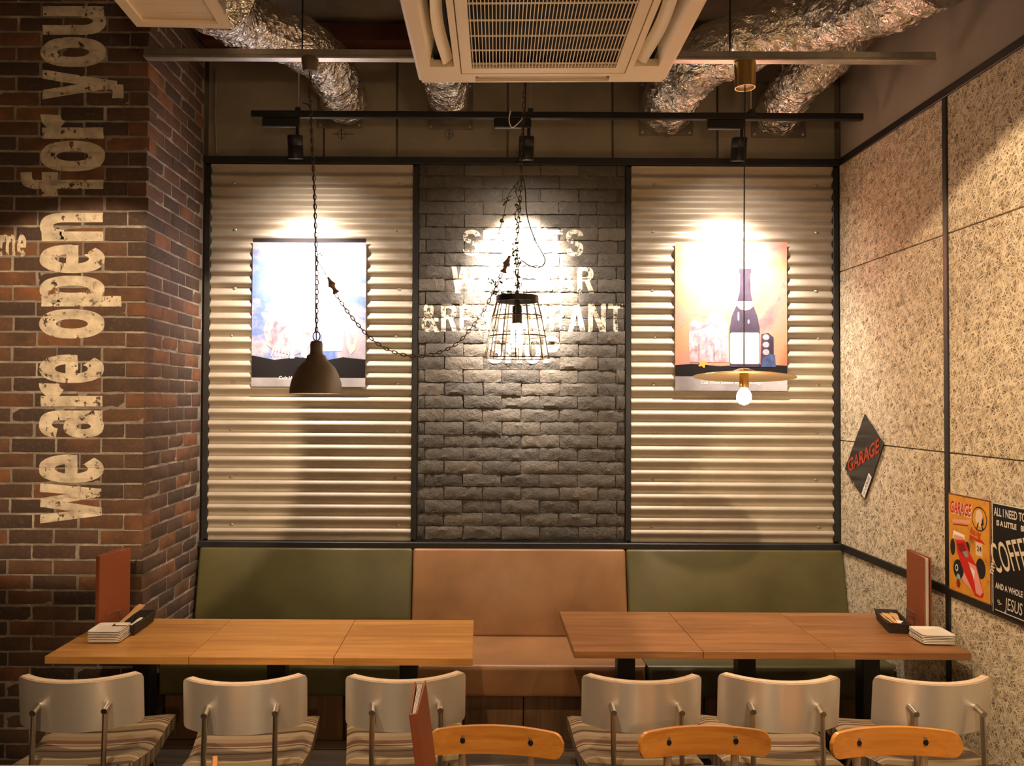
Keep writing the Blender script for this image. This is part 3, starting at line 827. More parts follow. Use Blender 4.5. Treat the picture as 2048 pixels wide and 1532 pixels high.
def basket(label, loc, rz, L=.26, Wd=.10, H=.048):
    t = thing('cutlery_basket', label, 'basket', loc, math.radians(rz), group='dark cutlery baskets')
    MB().box((0, 0, .004), (Wd * .82, L * .88, .006)).build('bottom', MT['wicker'], t)
    def wall(a0, a1, b0, b1):
        m = MB(); n = .005
        (x0, y0), (x1, y1) = a0, a1; (X0, Y0), (X1, Y1) = b0, b1
        cx = lambda x, y: (x - math.copysign(min(abs(x), n), x), y - math.copysign(min(abs(y), n), y))
        o = [(x0, y0, 0), (x1, y1, 0), (X1, Y1, H), (X0, Y0, H)]; i_ = [(*cx(x, y), z) for x, y, z in o]
        m.add(o + i_, [(0, 1, 2, 3), (7, 6, 5, 4), (0, 4, 5, 1), (1, 5, 6, 2), (2, 6, 7, 3), (3, 7, 4, 0)]); m.build('side', MT['wicker'], t)
    a, b, c, d = Wd * .42, L * .45, Wd / 2, L / 2
    B_ = [(-a, -b), (a, -b), (a, b), (-a, b)]; T_ = [(-c, -d), (c, -d), (c, d), (-c, d)]
    for k in range(4): wall(B_[k], B_[(k + 1) % 4], T_[k], T_[(k + 1) % 4])
    MB().tube([(x, y, H) for x, y in T_], .0035, 6, True).build('rim', MT['wicker'], t)
    return t
basket('dark basket beside the plates on the honey table', (-1.612, 3.775, .7205), 2)
basket('dark basket full of wooden cutlery on the brown table', (1.985, 3.865, .7205), -14)
def stick(label, c, L, rz, up, wd=.012, mt='stick', group='wooden cutlery'):
    m = MB(); m.prism([(-wd * .4, -L / 2), (wd * .4, -L / 2), (wd * .5, L * .1), (wd * .9, L * .36), (wd * .7, L / 2), (-wd * .7, L / 2), (-wd * .9, L * .36), (-wd * .5, L * .1)], -.001, .001)
    o = m.build('cutlery', MT[mt], None, label=label, cat='cutlery', group=group)
    o.location = c; o.rotation_euler = (math.radians(up), 0, math.radians(rz))
stick('tan wooden spatula sticking up out of the basket by the brick pier', (-1.622, 3.725, .790), .17, -28, 26, .027)
stick('white wrapped cutlery lying in the basket by the brick pier', (-1.590, 3.70, .763), .14, -10, 8, .010, 'paper')
for k in range(5):
    stick('pale wooden cutlery, %s in the basket on the brown table' % ['leftmost', 'second from left', 'middle one', 'second from right', 'rightmost'][k], (1.955 + k * .0135, 3.845 + k * .002, .758 + .003 * (k % 2)), .17, -14 + 9 * (2 - k) * .5 + 6, 5, .010)
stick('white paper wrapper on top of the cutlery in the brown table basket', (1.972, 3.775, .766), .05, -30, 3, .018, 'paper')

# ================================================================== CEILING: rails, air conditioner, ducts
ZR = P(960, 109, 3.65).z
def hanger(x, y, z0, parent, o3, mt='blackmetal', r=.004):
    MB().tube([(x - o3[0], y - o3[1], z0 - o3[2]), (x - o3[0], y - o3[1], ZCEIL - o3[2])], r, 6).build('hanger_rod', MT[mt], parent)
xa, xb = P(290, 106, 3.65).x, P(1868, 124, 3.65).x
t = thing('light_rail', 'long silver light rail across the room below the ducts', 'rail', ((xa + xb) / 2, 3.65, ZR))
o3 = t.location
MB().rbox((0, 0, 0), (xb - xa, .036, .030), .003, 1).build('channel', MT['galv'], t)
MB().rbox((0, 0, -.022), (xb - xa, .048, .014), .003, 1).build('flange', MT['galv'], t)
for px in (605, 1460): hanger(P(px, 50, 3.65).x, 3.65, ZR + .012, t, o3)
ZK = P(960, 231, 4.30).z
xa, xb = P(503, 226, 4.3).x, P(1725, 235, 4.3).x
t = thing('track_rail', 'black lighting track carrying three spotlights', 'rail', ((xa + xb) / 2, 4.30, ZK))
o3 = t.location
MB().rbox((0, 0, 0), (xb - xa, .034, .036), .004, 1).build('track', MT['blackmetal'], t)
for px in (597, 1061, 1502): hanger(P(px, 200, 4.3).x, 4.30, ZK + .015, t, o3, 'galv', .003)
m = MB()
for px in (597, 1061, 1502): m.rbox((P(px, 200, 4.3).x - o3.x, 0, .022), (.028, .04, .03), .004, 1)
m.build('clips', MT['blackmetal'], t)
BEAM = {'left': 330, 'mid': 1100, 'right': 330}; FLOOD = {'left': 130, 'mid': 95, 'right': 130}
for px, side, lab, aimx in ((590, 'left', 'black track spotlight over the poster behind the bell lamp', P(620, 500, YB).x), (1053, 'mid', 'black track spotlight over the grey brick panel', P(1040, 500, YB).x),
                      (1479, 'right', 'black track spotlight over the wine bottle poster', P(1462, 500, YB).x)):
    x = P(px, 280, 4.3).x
    t = thing('track_spotlight', lab, 'spotlight', (x, 4.30, ZK - .018), group='track spotlights')
    MB().rbox((-.075, 0, -.026), (.20, .034, .050), .005, 1).build('driver_box', MT['blackmetal'], t)
    MB().tube([(.012, 0, -.045), (.012, 0, -.10)], .009, 8).build('arm', MT['blackmetal'], t)
    aim = Vector((aimx - x, .50, -.78)).normalized(); q = Vector((0, 0, -1)).rotation_difference(aim).to_matrix().to_4x4()
    # head hangs nearly straight down from the arm, tipped to the wall
    Mh = T(.0, .012, -.155) @ (RX(14))
    MB().lathe([(.0, .062), (.038, .062), (.041, .058), (.041, .012), (.0395, .010), (.0395, .006), (.041, .004), (.041, -.062), (.036, -.062), (.036, -.03), (0, -.03)], 28, Mh, 0, False).build('head', MT['blackmetal'], t, True)
    MB().lathe([(.035, -.032), (.035, -.030)], 24, Mh).build('lens', MT['lens'], t)
    spot('track_spot_light', Vector(t.location) + (Mh @ Vector((0, 0, -.070))), (aimx, YB, 2.56), BEAM[side], 58, 1.0, (1.0, .84, .70), .022)
    spot('track_spot_flood', Vector(t.location) + (Mh @ Vector((0, 0, -.070))), (aimx, YB, 2.20), FLOOD[side], 92, .8, (1.0, .83, .68), .022)
    spot('track_spot_spill', Vector(t.location) + (Mh @ Vector((0, 0, -.070))), (aimx, YB, 2.30), 30, 140, 1.0, (1.0, .83, .68), .022)

# ---- ceiling cassette air conditioner
t = thing('air_conditioner', 'ivory ceiling cassette air conditioner with a slatted grille', 'air conditioner', (.229, 2.675, 3.075))
t.rotation_euler.z = math.radians(-1.2)
H2 = .475; GX, GY = .313, .389           # half sizes of panel and of grille door
def slab(m, x0, x1, y0, y1, z0=-.014, z1=.014): m.box(((x0 + x1) / 2, (y0 + y1) / 2, (z0 + z1) / 2), (x1 - x0, y1 - y0, z1 - z0))
m = MB(); G = .004
A0, A1, AL = .340, .432, .325            # side outlets: from, to, half length
B0, B1, BLn = .416, .463, .262           # front and rear outlets
bm = bmesh.new()
for s in (-1, 1):
    def sx(a, b): return (a, b) if s > 0 else (-b, -a)
    slab(m, *sx(A1, H2), -AL, AL); slab(m, *sx(GX + G, A0), -AL, AL)
    slab(m, *sx(GX + G, H2), AL, H2); slab(m, *sx(GX + G, H2), -H2, -AL)
    slab(m, -GX - G, GX + G, *sx(B1, H2)); slab(m, -GX - G, GX + G, *sx(GY + G, B0))
    for q in (-1, 1):
        a, b = (BLn, GX + G) if q > 0 else (-GX - G, -BLn)
        slab(m, a, b, *sx(B0, B1))
bm.free()
m.build('panel', MT['plastic'], t)
m = MB()
for sx_, sy_ in ((-1, -1), (1, -1), (1, 1), (-1, 1)): pass
rimp = catmull([(-H2 + .02, -H2, 0), (H2 - .02, -H2, 0), (H2, -H2 + .02, 0), (H2, H2 - .02, 0), (H2 - .02, H2, 0), (-H2 + .02, H2, 0), (-H2, H2 - .02, 0), (-H2, -H2 + .02, 0)], 1)
m.tube(rimp, .014, 8, True); m.build('panel_rim', MT['plastic'], t, True)
m = MB(); gx, gy = GX - .040, GY - .046
slab(m, -GX, GX, gy, GY, -.013, .010); slab(m, -GX, GX, -GY, -gy, -.013, .010); slab(m, gx, GX, -gy, gy, -.013, .010); slab(m, -GX, -gx, -gy, gy, -.013, .010)
gd = m.build('grille_door', MT['plastic'], t)
m = MB(); nb = 44
for k in range(nb): m.box((-gx + 2 * gx * (k + .5) / nb, 0, -.009), (.0028, 2 * gy, .006))
for k in range(6): m.box((0, -gy + 2 * gy * (k + .5) / 6 + .02, -.0095), (2 * gx, .0036, .005))
m.build('grille', MT['plastic'], gd)
MB().box((0, 0, .025), (2 * gx + .02, 2 * gy + .02, .004)).build('filter', MT['darkin'], gd)
for k in range(4):
    Mk = RZ(90 * k); side = k % 2 == 1
    y0, y1, hl = (A0, A1, AL) if side else (B0, B1, BLn)
    wS = y1 - y0
    for zz in (0, .003):
        pass
    m = MB()
    for zz in (0, .003):
        m.grid(lambda u, v: ((u - .5) * 2 * (hl - .012), y0 + wS * (.12 + .42 * v) + .10 * wS * math.cos((u - .5) * 5), -.010 + .022 * (1 - v) ** 2 + zz), 24, 5, 0, Mk)
    m.build('louvre_flap', MT['plastic'], t, True)
    m = MB(); m.grid(lambda u, v: ((u - .5) * 2 * hl, y1 - wS * .45 * (1 - (2 * u - 1) ** 2) * 0 - (1 - v) * (wS * .34 * (1 - (2 * u - 1) ** 4)), -.0135 + .05 * (1 - v) ** 1.5), 24, 6, 0, Mk)
    m.build('outlet_lip', MT['plastic'], t, True)
MB().box((0, 0, .16), (.84, .84, .26)).build('body', MT['darkin'], t)
for sx in (-1, 1):
    for sy in (-1, 1): MB().tube([(sx * .38, sy * .38, .28), (sx * .38, sy * .38, ZCEIL - 3.075)], .005, 6).build('hanger_rod', MT['galv'], t)

# ---- square ventilation grille at the top left
c = P(345, 10, 2.60)
A = P(278, 55, 2.70); B = P(465, 57, 2.70); wv = (B.x - A.x)
t = thing('ventilation_grille', 'pale square louvred ventilation box joined to the left foil duct', 'vent', ((A.x + B.x) / 2, 2.70 - wv / 2, A.z)); t.rotation_euler.z = math.radians(2)
hw = wv / 2; m = MB(); hi = hw - .035
slab(m, -hw, hw, hi, hw, 0, .016); slab(m, -hw, hw, -hw, -hi, 0, .016); slab(m, hi, hw, -hi, hi, 0, .016); slab(m, -hw, -hi, -hi, hi, 0, .016);
m.build('frame', MT['plastic'], t)
for k in range(5):
    MB().box((0, -hw + .035 + (2 * hw - .07) * (k + .5) / 5, .012), (2 * hw - .07, (2 * hw - .07) / 5 - .002, .003), None).build('slat', MT['plastic'], t).rotation_euler.x = math.radians(0)
for o in [o for o in t.children if o.name.startswith('slat')]:
    pass
MB().box((0, 0, .10), (2 * hw - .03, 2 * hw - .03, .165)).build('duct_box', MT['galv'], t)

# ---- foil ducts
def duct(label, pts, r, plate=None, seed=0):
    P0 = Vector(pts[-1]); t = thing('foil_duct', label, 'duct', P0, group='foil ventilation ducts')
    path = [Vector(p) - P0 for p in catmull(pts, 13)]; dr_ = random.Random(seed)
    m = MB(); n = 38; k = len(path); u = None; vs = []; L = 0
    for i in range(k):
        a, b = path[max(i - 1, 0)], path[min(i + 1, k - 1)]; tt = (b - a).normalized()
        if i: L += (path[i] - path[i - 1]).length
        u = tt.orthogonal().normalized() if u is None else (u - tt * u.dot(tt)).normalized(); ww = tt.cross(u)
        band = .010 * math.exp(-((L % .27) - .13) ** 2 / .0009)
        for j in range(n):
            an = 2 * PI * j / n; d = u * math.cos(an) + ww * math.sin(an); p = path[i] + d * r
            q = p + Vector((seed, 0, 0))
            rr = r - band + .014 * noise.noise(q * 8) - .020 * abs(noise.noise(q * 13)) - .012 * abs(noise.noise(q * 30)) + .014 + dr_.uniform(-.0025, .0025)
            vs.append(path[i] + d * rr)
    fs = [(i * n + j, i * n + (j + 1) % n, (i + 1) * n + (j + 1) % n, (i + 1) * n + j) for i in range(k - 1) for j in range(n)]
    fs.append(tuple(range(n))); fs.append(tuple((k - 1) * n + j for j in range(n)))
    fs = [g for f in fs for g in (((f[0], f[1], f[2]), (f[0], f[2], f[3])) if len(f) == 4 else (f,))]
    m.add(vs, fs); m.build('foil_hose', MT['foil'], t, True, 9)
    if plate:
        x0, y0, x1, y1 = plate; a = P(x0, y0, YB + .036); b = P(x1, y1, YB + .036)
        pl = MB().rbox(((a.x + b.x) / 2 - P0.x, YB + .037 - P0.y, (a.z + b.z) / 2 - P0.z), (b.x - a.x, .006, a.z - b.z), .002, 1).build('flange_plate', MT['plate_steel'], t)
        for sx in (0, 1):
            for sz in (0, 1):
                MB().lathe([(.008, 0), (.008, .003), (.005, .005)], 10, T((a.x + .02 if sx == 0 else b.x - .02) - P0.x, YB + .034 - P0.y, (a.z - .02 if sz == 0 else b.z + .02) - P0.z) @ RX(90)).build('bolt', MT['galv'], pl, True)
YE = YB + .03
duct('crinkled foil duct running from the square vent to the back wall', [Vector((-.93, 2.74, 3.22)), P(425, -5, 3.15), P(455, 22, 3.65), P(520, 58, 3.92), P(600, 88, 4.12), P(652, 128, 4.38), P(680, 180, 4.65), P(690, 212, YE)], .125, (635, 163, 725, 257), 1)
duct('short foil duct just behind the air conditioner', [P(880, 60, 3.9), P(886, 110, 4.1), P(892, 160, 4.38), P(899, 205, YE)], .112, (856, 165, 946, 260), 3)
duct('large foil duct at the upper right, nearer the air conditioner', [P(1880, -60, 3.25), P(1790, -12, 3.48), P(1715, 14, 3.68), P(1620, 42, 3.88), P(1500, 78, 4.02), P(1405, 122, 4.2), P(1350, 180, 4.48), P(1328, 222, YE)], .150, (1278, 163, 1386, 272), 5)
duct('foil duct nearest the right wall', [P(1722, -30, 4.20), P(1712, 30, 4.17), P(1690, 72, 4.14), P(1650, 112, 4.18), P(1600, 160, 4.34), P(1568, 205, 4.6), P(1556, 232, YE)], .125, (1502, 165, 1612, 276), 8)
# thin conduit on the back wall by the pier
MB().tube([P(432, 140, YB + .03), P(431, 230, YB + .03), P(433, 308, YB + .03)], .006, 8).build('wall_conduit', MT['galv'], None, True, label='thin metal conduit in the corner above the left panel', cat='conduit')

# ================================================================== PENDANT LAMPS
def chain_mesh(m, path, ll=.027, wr=.0022, wd=.0062, mi=0):
    path = [Vector(p) for p in path]; seg = [(b - a).length for a, b in zip(path, path[1:])]; tot = sum(seg)
    n = max(2, int(tot / (ll * .80)))
    def at(s):
        for (a, b), l in zip(zip(path, path[1:]), seg):
            if s <= l: return a + (b - a) * (s / l if l else 0), (b - a).normalized()
            s -= l
        return path[-1], (path[-1] - path[-2]).normalized()
    for k in range(n):
        p, d = at(tot * (k + .5) / n); u = d.cross(Vector((0, 1, .01))).normalized(); w_ = d.cross(u)
        if k % 2: u = w_
        pts = []
        for j in range(12):
            a = 2 * PI * j / 12; pts.append(p + d * (math.sin(a) * ll * .5) + u * (math.copysign(abs(math.cos(a)) ** .6, math.cos(a)) * wd))
        m.tube(pts, wr, 5, True, None, mi)
YP = 3.65
# --- bell lamp
base = P(632, 787, YP); top = P(620, 118, YP)
t = thing('bell_pendant_lamp', 'taupe bell-shaped pendant lamp on a chain in front of the left poster', 'lamp', base)
def L(v): return Vector(v) - Vector(t.location)
prof = [(.119, .0), (.1185, .02), (.113, .05), (.102, .085), (.085, .118), (.062, .142), (.050, .152), (.050, .158), (.044, .163), (.043, .172), (.030, .180), (.028, .19), (.028, .228), (.024, .238), (.010, .242), (.004, .243)]
inn = [(max(r - .003, .001), z - .003) for r, z in prof[10::-1]]
MB().lathe([(0.001, .243)] + prof[::-1] + [(.116, .0), (.1155, .02), (.110, .05), (.099, .085), (.082, .115), (.05, .145), (.02, .15)], 40, None, 0, False).build('shade', MT['taupe'], t, True, 60)
MB().lathe([(.0, .045), (.018, .048), (.028, .065), (.03, .08), (.024, .10), (.014, .125), (.012, .14)], 20, None, 0, False).build('bulb', MT['bulb'], t, True)
MB().tube([Vector((.016 * math.sin(a), 0, .262 + .021 * math.cos(a))) for a in [2 * PI * k / 16 for k in range(16)]], .0026, 6, True).build('ring', MT['bronze'], t, True)
m = MB(); chain_mesh(m, [(0, 0, .28), L(P(634, 560, YP)), L(P(629, 380, YP)), L(P(625, 300, YP)), L(P(621, 210, YP)), L(P(621, 145, YP))]); m.build('chain', MT['bronze'], t, True)
MB().tube(catmull([(0, 0, .24), L(P(631, 600, YP)), L(P(631, 500, YP)), L(P(628, 380, YP)), L(P(623, 270, YP)), L(P(620, 215, YP)), L(P(606, 205, YP)), L(P(618, 192, YP)), L(P(620, 135, YP))], 5), .0026, 6).build('cord', MT['blackmetal'], t, True)
MB().lathe([(.012, -.062), (.030, -.058), (.034, -.045), (.040, .0), (.040, .004)], 24, T(*L(top)) @ T(0, 0, -.002)).build('canopy', MT['taupe'], t, True)
# --- cage lamp
base = P(1034, 716, YP)
t = thing('cage_pendant_lamp', 'wire cage pendant lamp with glowing bulb in front of the grey bricks', 'lamp', base)
zb = P(1034, 597, YP).z - base.z
MB().lathe([(.001, zb + .012), (.095, zb + .012), (.097, zb + .010), (.097, zb - .016), (.0935, zb - .016), (.0935, zb + .004), (.001, zb + .004)], 40, None, 0, False).build('top_band', MT['blackmetal'], t, True)
rr = [(zb - .012, .0945), (P(1034, 633, YP).z - base.z, .113), (P(1034, 673, YP).z - base.z, .131), (0, .148)]
for k in range(14):
    a = 2 * PI * (k + .3) / 14
    MB().tube([(r * math.cos(a), r * math.sin(a), z) for z, r in rr], .0026, 6).build('cage_wire', MT['bronze'], t, True)
for z, r in rr[1:]: MB().tube([(r * math.cos(2 * PI * k / 40), r * math.sin(2 * PI * k / 40), z) for k in range(40)], .0028, 6, True).build('cage_ring', MT['bronze'], t, True)
MB().lathe([(.001, zb - .004), (.012, zb - .006), (.013, zb - .03), (.022, zb - .036), (.023, zb - .062), (.021, zb - .064), (.021, zb - .068), (.023, zb - .07), (.023, zb - .115), (.001, zb - .115)], 20, None, 0, False).build('socket', MT['blackmetal'], t, True)
MB().lathe([(.012, zb - .113), (.016, zb - .125), (.026, zb - .15), (.031, zb - .175), (.029, zb - .20), (.018, zb - .22), (.001, zb - .226)], 20, None, 0, False).build('bulb', MT['bulb'], t, True)
pc = [(0, 0, zb + .012), L(P(1034, 520, YP)), L(P(1036, 450, YP)), L(P(1043, 360, YP)), L(P(1043, 300, YP)), L(P(1047, 225, YP)), L(P(1051, 150, YP)), L(P(1052, 122, YP))]
m = MB(); chain_mesh(m, pc, .030); m.build('chain', MT['bronze'], t, True)
MB().tube(catmull([L(P(1051, 125, YP)), L(P(1050, 220, YP)), L(P(1042, 330, YP)), L(P(1050, 375, YP)), L(P(1054, 430, YP)), L(P(1070, 480, YP)), L(P(1089, 515, YP)), L(P(1086, 531, YP)), L(P(1072, 535, YP)), L(P(1056, 530, YP)), L(P(1042, 522, YP)), L(P(1036, 545, YP)), (0, 0, zb + .01)], 6), .0026, 6).build('cord', MT['blackmetal'], t, True)
MB().tube(catmull([L(P(1021, 222, YP)), L(P(1018, 240, YP)), L(P(1024, 255, YP)), L(P(1038, 245, YP)), L(P(1046, 235, YP))], 5), .0025, 6).build('cord_end', MT['paper'], t, True)
MB().lathe([(.012, -.03), (.03, -.028), (.036, .0)], 20, T(*L(P(1052, 118, YP)))).build('canopy', MT['taupe'], t, True)
# --- ivy around the chain
cb = P(1034, 590, YP)
t = thing('ivy_garland', 'artificial ivy garland twisted around the cage lamp chain', 'garland', cb)
vine = [P(1042, 350, YP), P(1032, 385, YP - .01), P(1040, 405, YP + .01), P(1030, 430, YP - .01), P(1038, 455, YP), P(1031, 480, YP + .01), P(1030, 497, YP), P(1036, 520, YP - .012), P(1030, 545, YP), P(1038, 565, YP), P(1032, 588, YP)]
vine2 = [P(1035, 365, YP), P(1020, 385, YP), P(1012, 408, YP - .01)]; vine3 = [P(1030, 500, YP), P(1018, 515, YP), P(1014, 530, YP - .01)]; vine4 = [P(1030, 555, YP), P(1010, 560, YP - .01), P(995, 572, YP), P(985, 560, YP), P(978, 565, YP)]; vine5 = [P(1012, 408, YP), P(1005, 440, YP), P(995, 470, YP)]
vine6 = [P(985, 585, YP), P(1005, 586, YP - .03), P(1025, 585, YP - .04), P(1048, 588, YP - .03)]
m = MB(); lm = MB(); lr = random.Random(3)
for vn, cnt in ((vine, 62), (vine2, 10), (vine3, 12), (vine4, 18), (vine5, 9), (vine6, 26)):
    pp = [p - cb for p in catmull(vn, 8)]; m.tube(pp, .0018, 5)
    for k in range(cnt):
        p = lr.choice(pp) + Vector((lr.uniform(-.012, .012), lr.uniform(-.012, .012), lr.uniform(-.008, .008)))
        s = lr.uniform(.009, .017); Ml = T(*p) @ Euler((lr.uniform(0, 6), lr.uniform(0, 6), lr.uniform(0, 6))).to_matrix().to_4x4()
        lm.add([(0, 0, 0), (s * .45, s * .4, .001), (s * .3, s * .9, -.001), (0, s * 1.2, -.003), (-s * .3, s * .9, -.001), (-s * .45, s * .4, .001), (0, s * .6, -.0025)],
               [(0, 1, 6), (1, 2, 6), (2, 3, 6), (3, 4, 6), (4, 5, 6), (5, 0, 6)], 0, Ml)
m.build('vine', MT['leaf'], t, True); lm.build('leaves', MT['leaf'], t, kind='stuff')
# --- swag chain between the two lamps
c0 = P(840, 712, YP)
t = thing('swag_chain', 'swag chain with turned wooden beads hanging between bell lamp and cage lamp', 'chain', c0)
def L2(p): return p - c0
m = MB(); chain_mesh(m, [L2(p) for p in catmull([P(671, 588, YP), P(700, 630, YP), P(740, 675, YP), P(780, 701, YP), P(830, 713, YP), P(875, 706, YP), P(920, 682, YP), P(965, 625, YP), P(988, 580, YP), P(1003, 548, YP)], 5)], .026); m.build('chain', MT['bronze'], t, True)
MB().tube([L2(p) for p in catmull([P(645, 516, YP), P(642, 508, YP), P(636, 509, YP), P(635, 518, YP), P(638, 527, YP), P(646, 538, YP), P(652, 550, YP)], 5)], .0018, 5).build('hook', MT['bronze'], t, True)
MB().tube([L2(p) for p in catmull([P(1016, 522, YP), P(1024, 510, YP), P(1031, 498, YP)], 5)], .0018, 5).build('hook', MT['bronze'], t, True)
bp = [(.001, 0), (.012, .002), (.028, .004), (.016, .016), (.013, .026), (.018, .036), (.030, .044), (.019, .056), (.010, .072), (.008, .084), (.001, .086)]
for a, b in ((P(673, 587, YP), P(655, 553, YP)), (P(1006, 546, YP), P(1018, 514, YP))):
    q = Vector((0, 0, 1)).rotation_difference(b - a).to_matrix().to_4x4()
    MB().lathe([(r * .62, z) for r, z in bp], 20, T(*L2(a)) @ q).build('turned_bead', MT['turned'], t, True)
# --- brass disc lamp
base = P(1488, 752, YP)
t = thing('disc_pendant_lamp', 'thin brass disc pendant lamp with globe bulb in front of the right poster', 'lamp', base)
tl = RX(-4.0) @ RY(1.8)
MB().lathe([(.001, .034), (.022, .033), (.045, .025), (.056, .014), (.10, .011), (.17, .005), (.226, -.004), (.226, -.006), (.17, .0025), (.10, .0085), (.02, .010), (.001, .010)], 56, tl, 0, False).build('disc_shade', MT['brass'], t, True, 50)
MB().lathe([(.001, .010), (.018, .010), (.021, .006), (.021, -.054), (.001, -.054)], 24, None, 0, False).build('socket', MT['brass'], t, True)
MB().lathe([(.012, -.052), (.016, -.060), (.028, -.074), (.033, -.092), (.031, -.110), (.020, -.126), (.001, -.132)], 24, None, 0, False).build('bulb', MT['bulb2'], t, True)
tp = P(1490, 128, YP)
MB().tube([(0, 0, .03), L(P(1488, 500, YP)), L(P(1489, 300, YP)), L(P(1490, 170, YP))], .0028, 6).build('cord', MT['blackmetal'], t, True)
MB().lathe([(.001, .002), (.048, .002), (.048, -.02), (.045, -.112), (.042, -.112), (.044, -.03), (.001, -.03)], 32, T(*L(tp)), 0, False).build('canopy', MT['brass'], t, True, 50)
MB().lathe([(.001, -.098), (.041, -.098), (.041, -.094), (.001, -.094)], 28, T(*L(tp)), 0, False).build('canopy_liner', MT['paper'], t)

# --- housings of the unseen lamps, including the added fill ones
for a, b, e, dg_, bl, what in UNSEEN_SPOTS:
    t = thing('unseen_spotlight', 'black ceiling spotlight out of view, aimed at ' + what, 'spotlight', a, group='ceiling spotlights out of the picture')
    q = Vector((0, 0, -1)).rotation_difference((Vector(b) - Vector(a)).normalized()).to_matrix().to_4x4()
    MB().lathe([(.001, .15), (.05, .15), (.055, .14), (.055, .012), (.050, .012), (.050, .10), (.001, .10)], 24, q, 0, False).build('head', MT['blackmetal'], t, True)
    MB().tube([q @ Vector((0, 0, .14)), Vector((0, 0, ZCEIL - a[2]))], .010, 8).build('stem', MT['blackmetal'], t, True)
for a, e, what in FILL_PENDANTS:
    t = thing('fill_pendant_lamp', 'added fill lamp out of view beside or behind the viewer, ' + what, 'lamp', a, group='added fill lamps out of the picture')
    MB().tube([(0, 0, .12), (0, 0, ZCEIL - a[2])], .003, 6).build('cord', MT['blackmetal'], t)
    MB().lathe([(.02, .12), (.024, .11), (.024, .065), (.001, .065)], 16, None, 0, False).build('socket', MT['brass'], t, True)

# ================================================================== POSTERS AND SIGNS
dgr = bpy.context.evaluated_depsgraph_get
def text_into(mb, body, M, size=1.0, bold=0.0, sx=1.0, shear=0.0, mi=0, align='LEFT'):
    cu = bpy.data.curves.new('txt', 'FONT'); cu.body = body; cu.size = size; cu.offset = bold; cu.shear = shear; cu.align_x = align; cu.resolution_u = 3
    o = bpy.data.objects.new('txt', cu); C.objects.link(o)
    ev = o.evaluated_get(dgr()); me = ev.to_mesh()
    mb.add([Vector((v.co.x * sx, v.co.y, 0)) for v in me.vertices], [tuple(p.vertices) for p in me.polygons], mi, M)
    ev.to_mesh_clear(); bpy.data.objects.remove(o); bpy.data.curves.remove(cu)
def frame(o, u, v):
    u = Vector(u).normalized(); v = Vector(v).normalized(); n = u.cross(v)
    return Matrix(((u.x, v.x, n.x, o[0]), (u.y, v.y, n.y, o[1]), (u.z, v.z, n.z, o[2]), (0, 0, 0, 1)))
def flat(name, col, rough=.7): return simple(name, col, rough, spec=.15)
def inky(name, col, var=.45, sc_=26): return simple(name, col, .7, nscale=sc_, var=var, spec=.15)
INK = flat('print_white', (.85, .82, .78)); INKD = flat('print_dark', (.012, .010, .011), .85)

def mat_poster(name, cols, seed):
    m = N(name); v = m.map(m.obj(False), (1, 1, 1), (0, 0, 0), (seed, 0, seed * 2))
    f = m.noise(v, 3.2, 4, .6, .6); f2 = m.noise(v, 38, 5, .7, 1.5)
    c = m.ramp(f, list(zip((.3, .43, .56, .7), cols)))
    c = m.mix(m.ramp(f2, [(.55, (0, 0, 0)), (.68, (.45, .45, .45))]), c, (.06, .05, .07))
    m.p(Base__Color=c, Roughness=.5); return m.mat
def poster(label, px0, py0, px1, py1, mat, curl):
    a = P(px0, py1, YB - .003); b = P(px1, py0, YB - .003); W, H = b.x - a.x, b.z - a.z
    t = thing('poster', label, 'poster', a, group='wine posters on the corrugated panels')
    def fn(u, v, d=0.0):
        return (u * W, d - .004 - .010 * curl * max(0, v - .9) * 10 * (u ** 2) , v * H)
    m = MB(); m.grid(fn, 12, 16); m.grid(lambda u, v: fn(u, v, .0008), 12, 16); m.build('sheet', mat, t, True)
    def shape(name, pts, mt, lvl=1, sm=False):
        # pts in poster fractions (u right, v up): thin layer of ink that follows the sheet
        bm = bmesh.new(); vs = [bm.verts.new((u, v, 0)) for u, v in pts]; f = bm.faces.new(vs); f.normal_update(); bmesh.ops.triangulate(bm, faces=[f])
        m = MB(); m.add([Vector(fn(v.co.x, v.co.y, -.0007 * lvl)) for v in bm.verts], [[v.index for v in f.verts] for f in bm.faces] if not bm.verts.index_update() else []); bm.free()
        m.build(name, mt, t)
    def words(s, u, v, hgt, mt):
        m = MB(); text_into(m, s, Matrix.Identity(4), hgt); 
        m.v = [tuple(Vector(fn(u + x / W, v + y / H, -.0022))) for x, y, z in m.v]; m.build('caption', mt, t)
    return t, shape, words
blue = mat_poster('blue_stucco_print', [(.16, .20, .36), (.10, .17, .42), (.40, .36, .42), (.24, .22, .30)], 2)
coral = mat_poster('coral_stucco_print', [(.42, .12, .07), (.60, .22, .12), (.48, .20, .16), (.30, .10, .12)], 5)
lilac = inky('print_lilac', (.40, .29, .33)); lilac2 = inky('print_mauve', (.30, .21, .27)); cream = flat('print_cream', (.75, .56, .40)); grey_ink = inky('print_grey', (.33, .31, .33), .4, 4); btl = inky('print_bottle', (.050, .038, .062), .35, 9); ora = flat('print_orange', (.70, .30, .06)); navy = inky('print_navy', (.05, .07, .16)); rustp = flat('print_rust', (.16, .07, .05))
def ell(cu, cv, ru, rv, n=22, a0=0, a1=2 * PI): return [(cu + ru * math.cos(a0 + (a1 - a0) * k / n), cv + rv * math.sin(a0 + (a1 - a0) * k / n)) for k in range(n)]
t, S, Wd_ = poster('wine poster with a blue background partly hidden by the bell lamp', 503, 478, 733, 773, blue, 1.0)
S('ground_print', [(0, .055), (1, .055), (1, .185), (.8, .20), (.6, .17), (.4, .2), (.2, .18), (0, .21)], INKD)
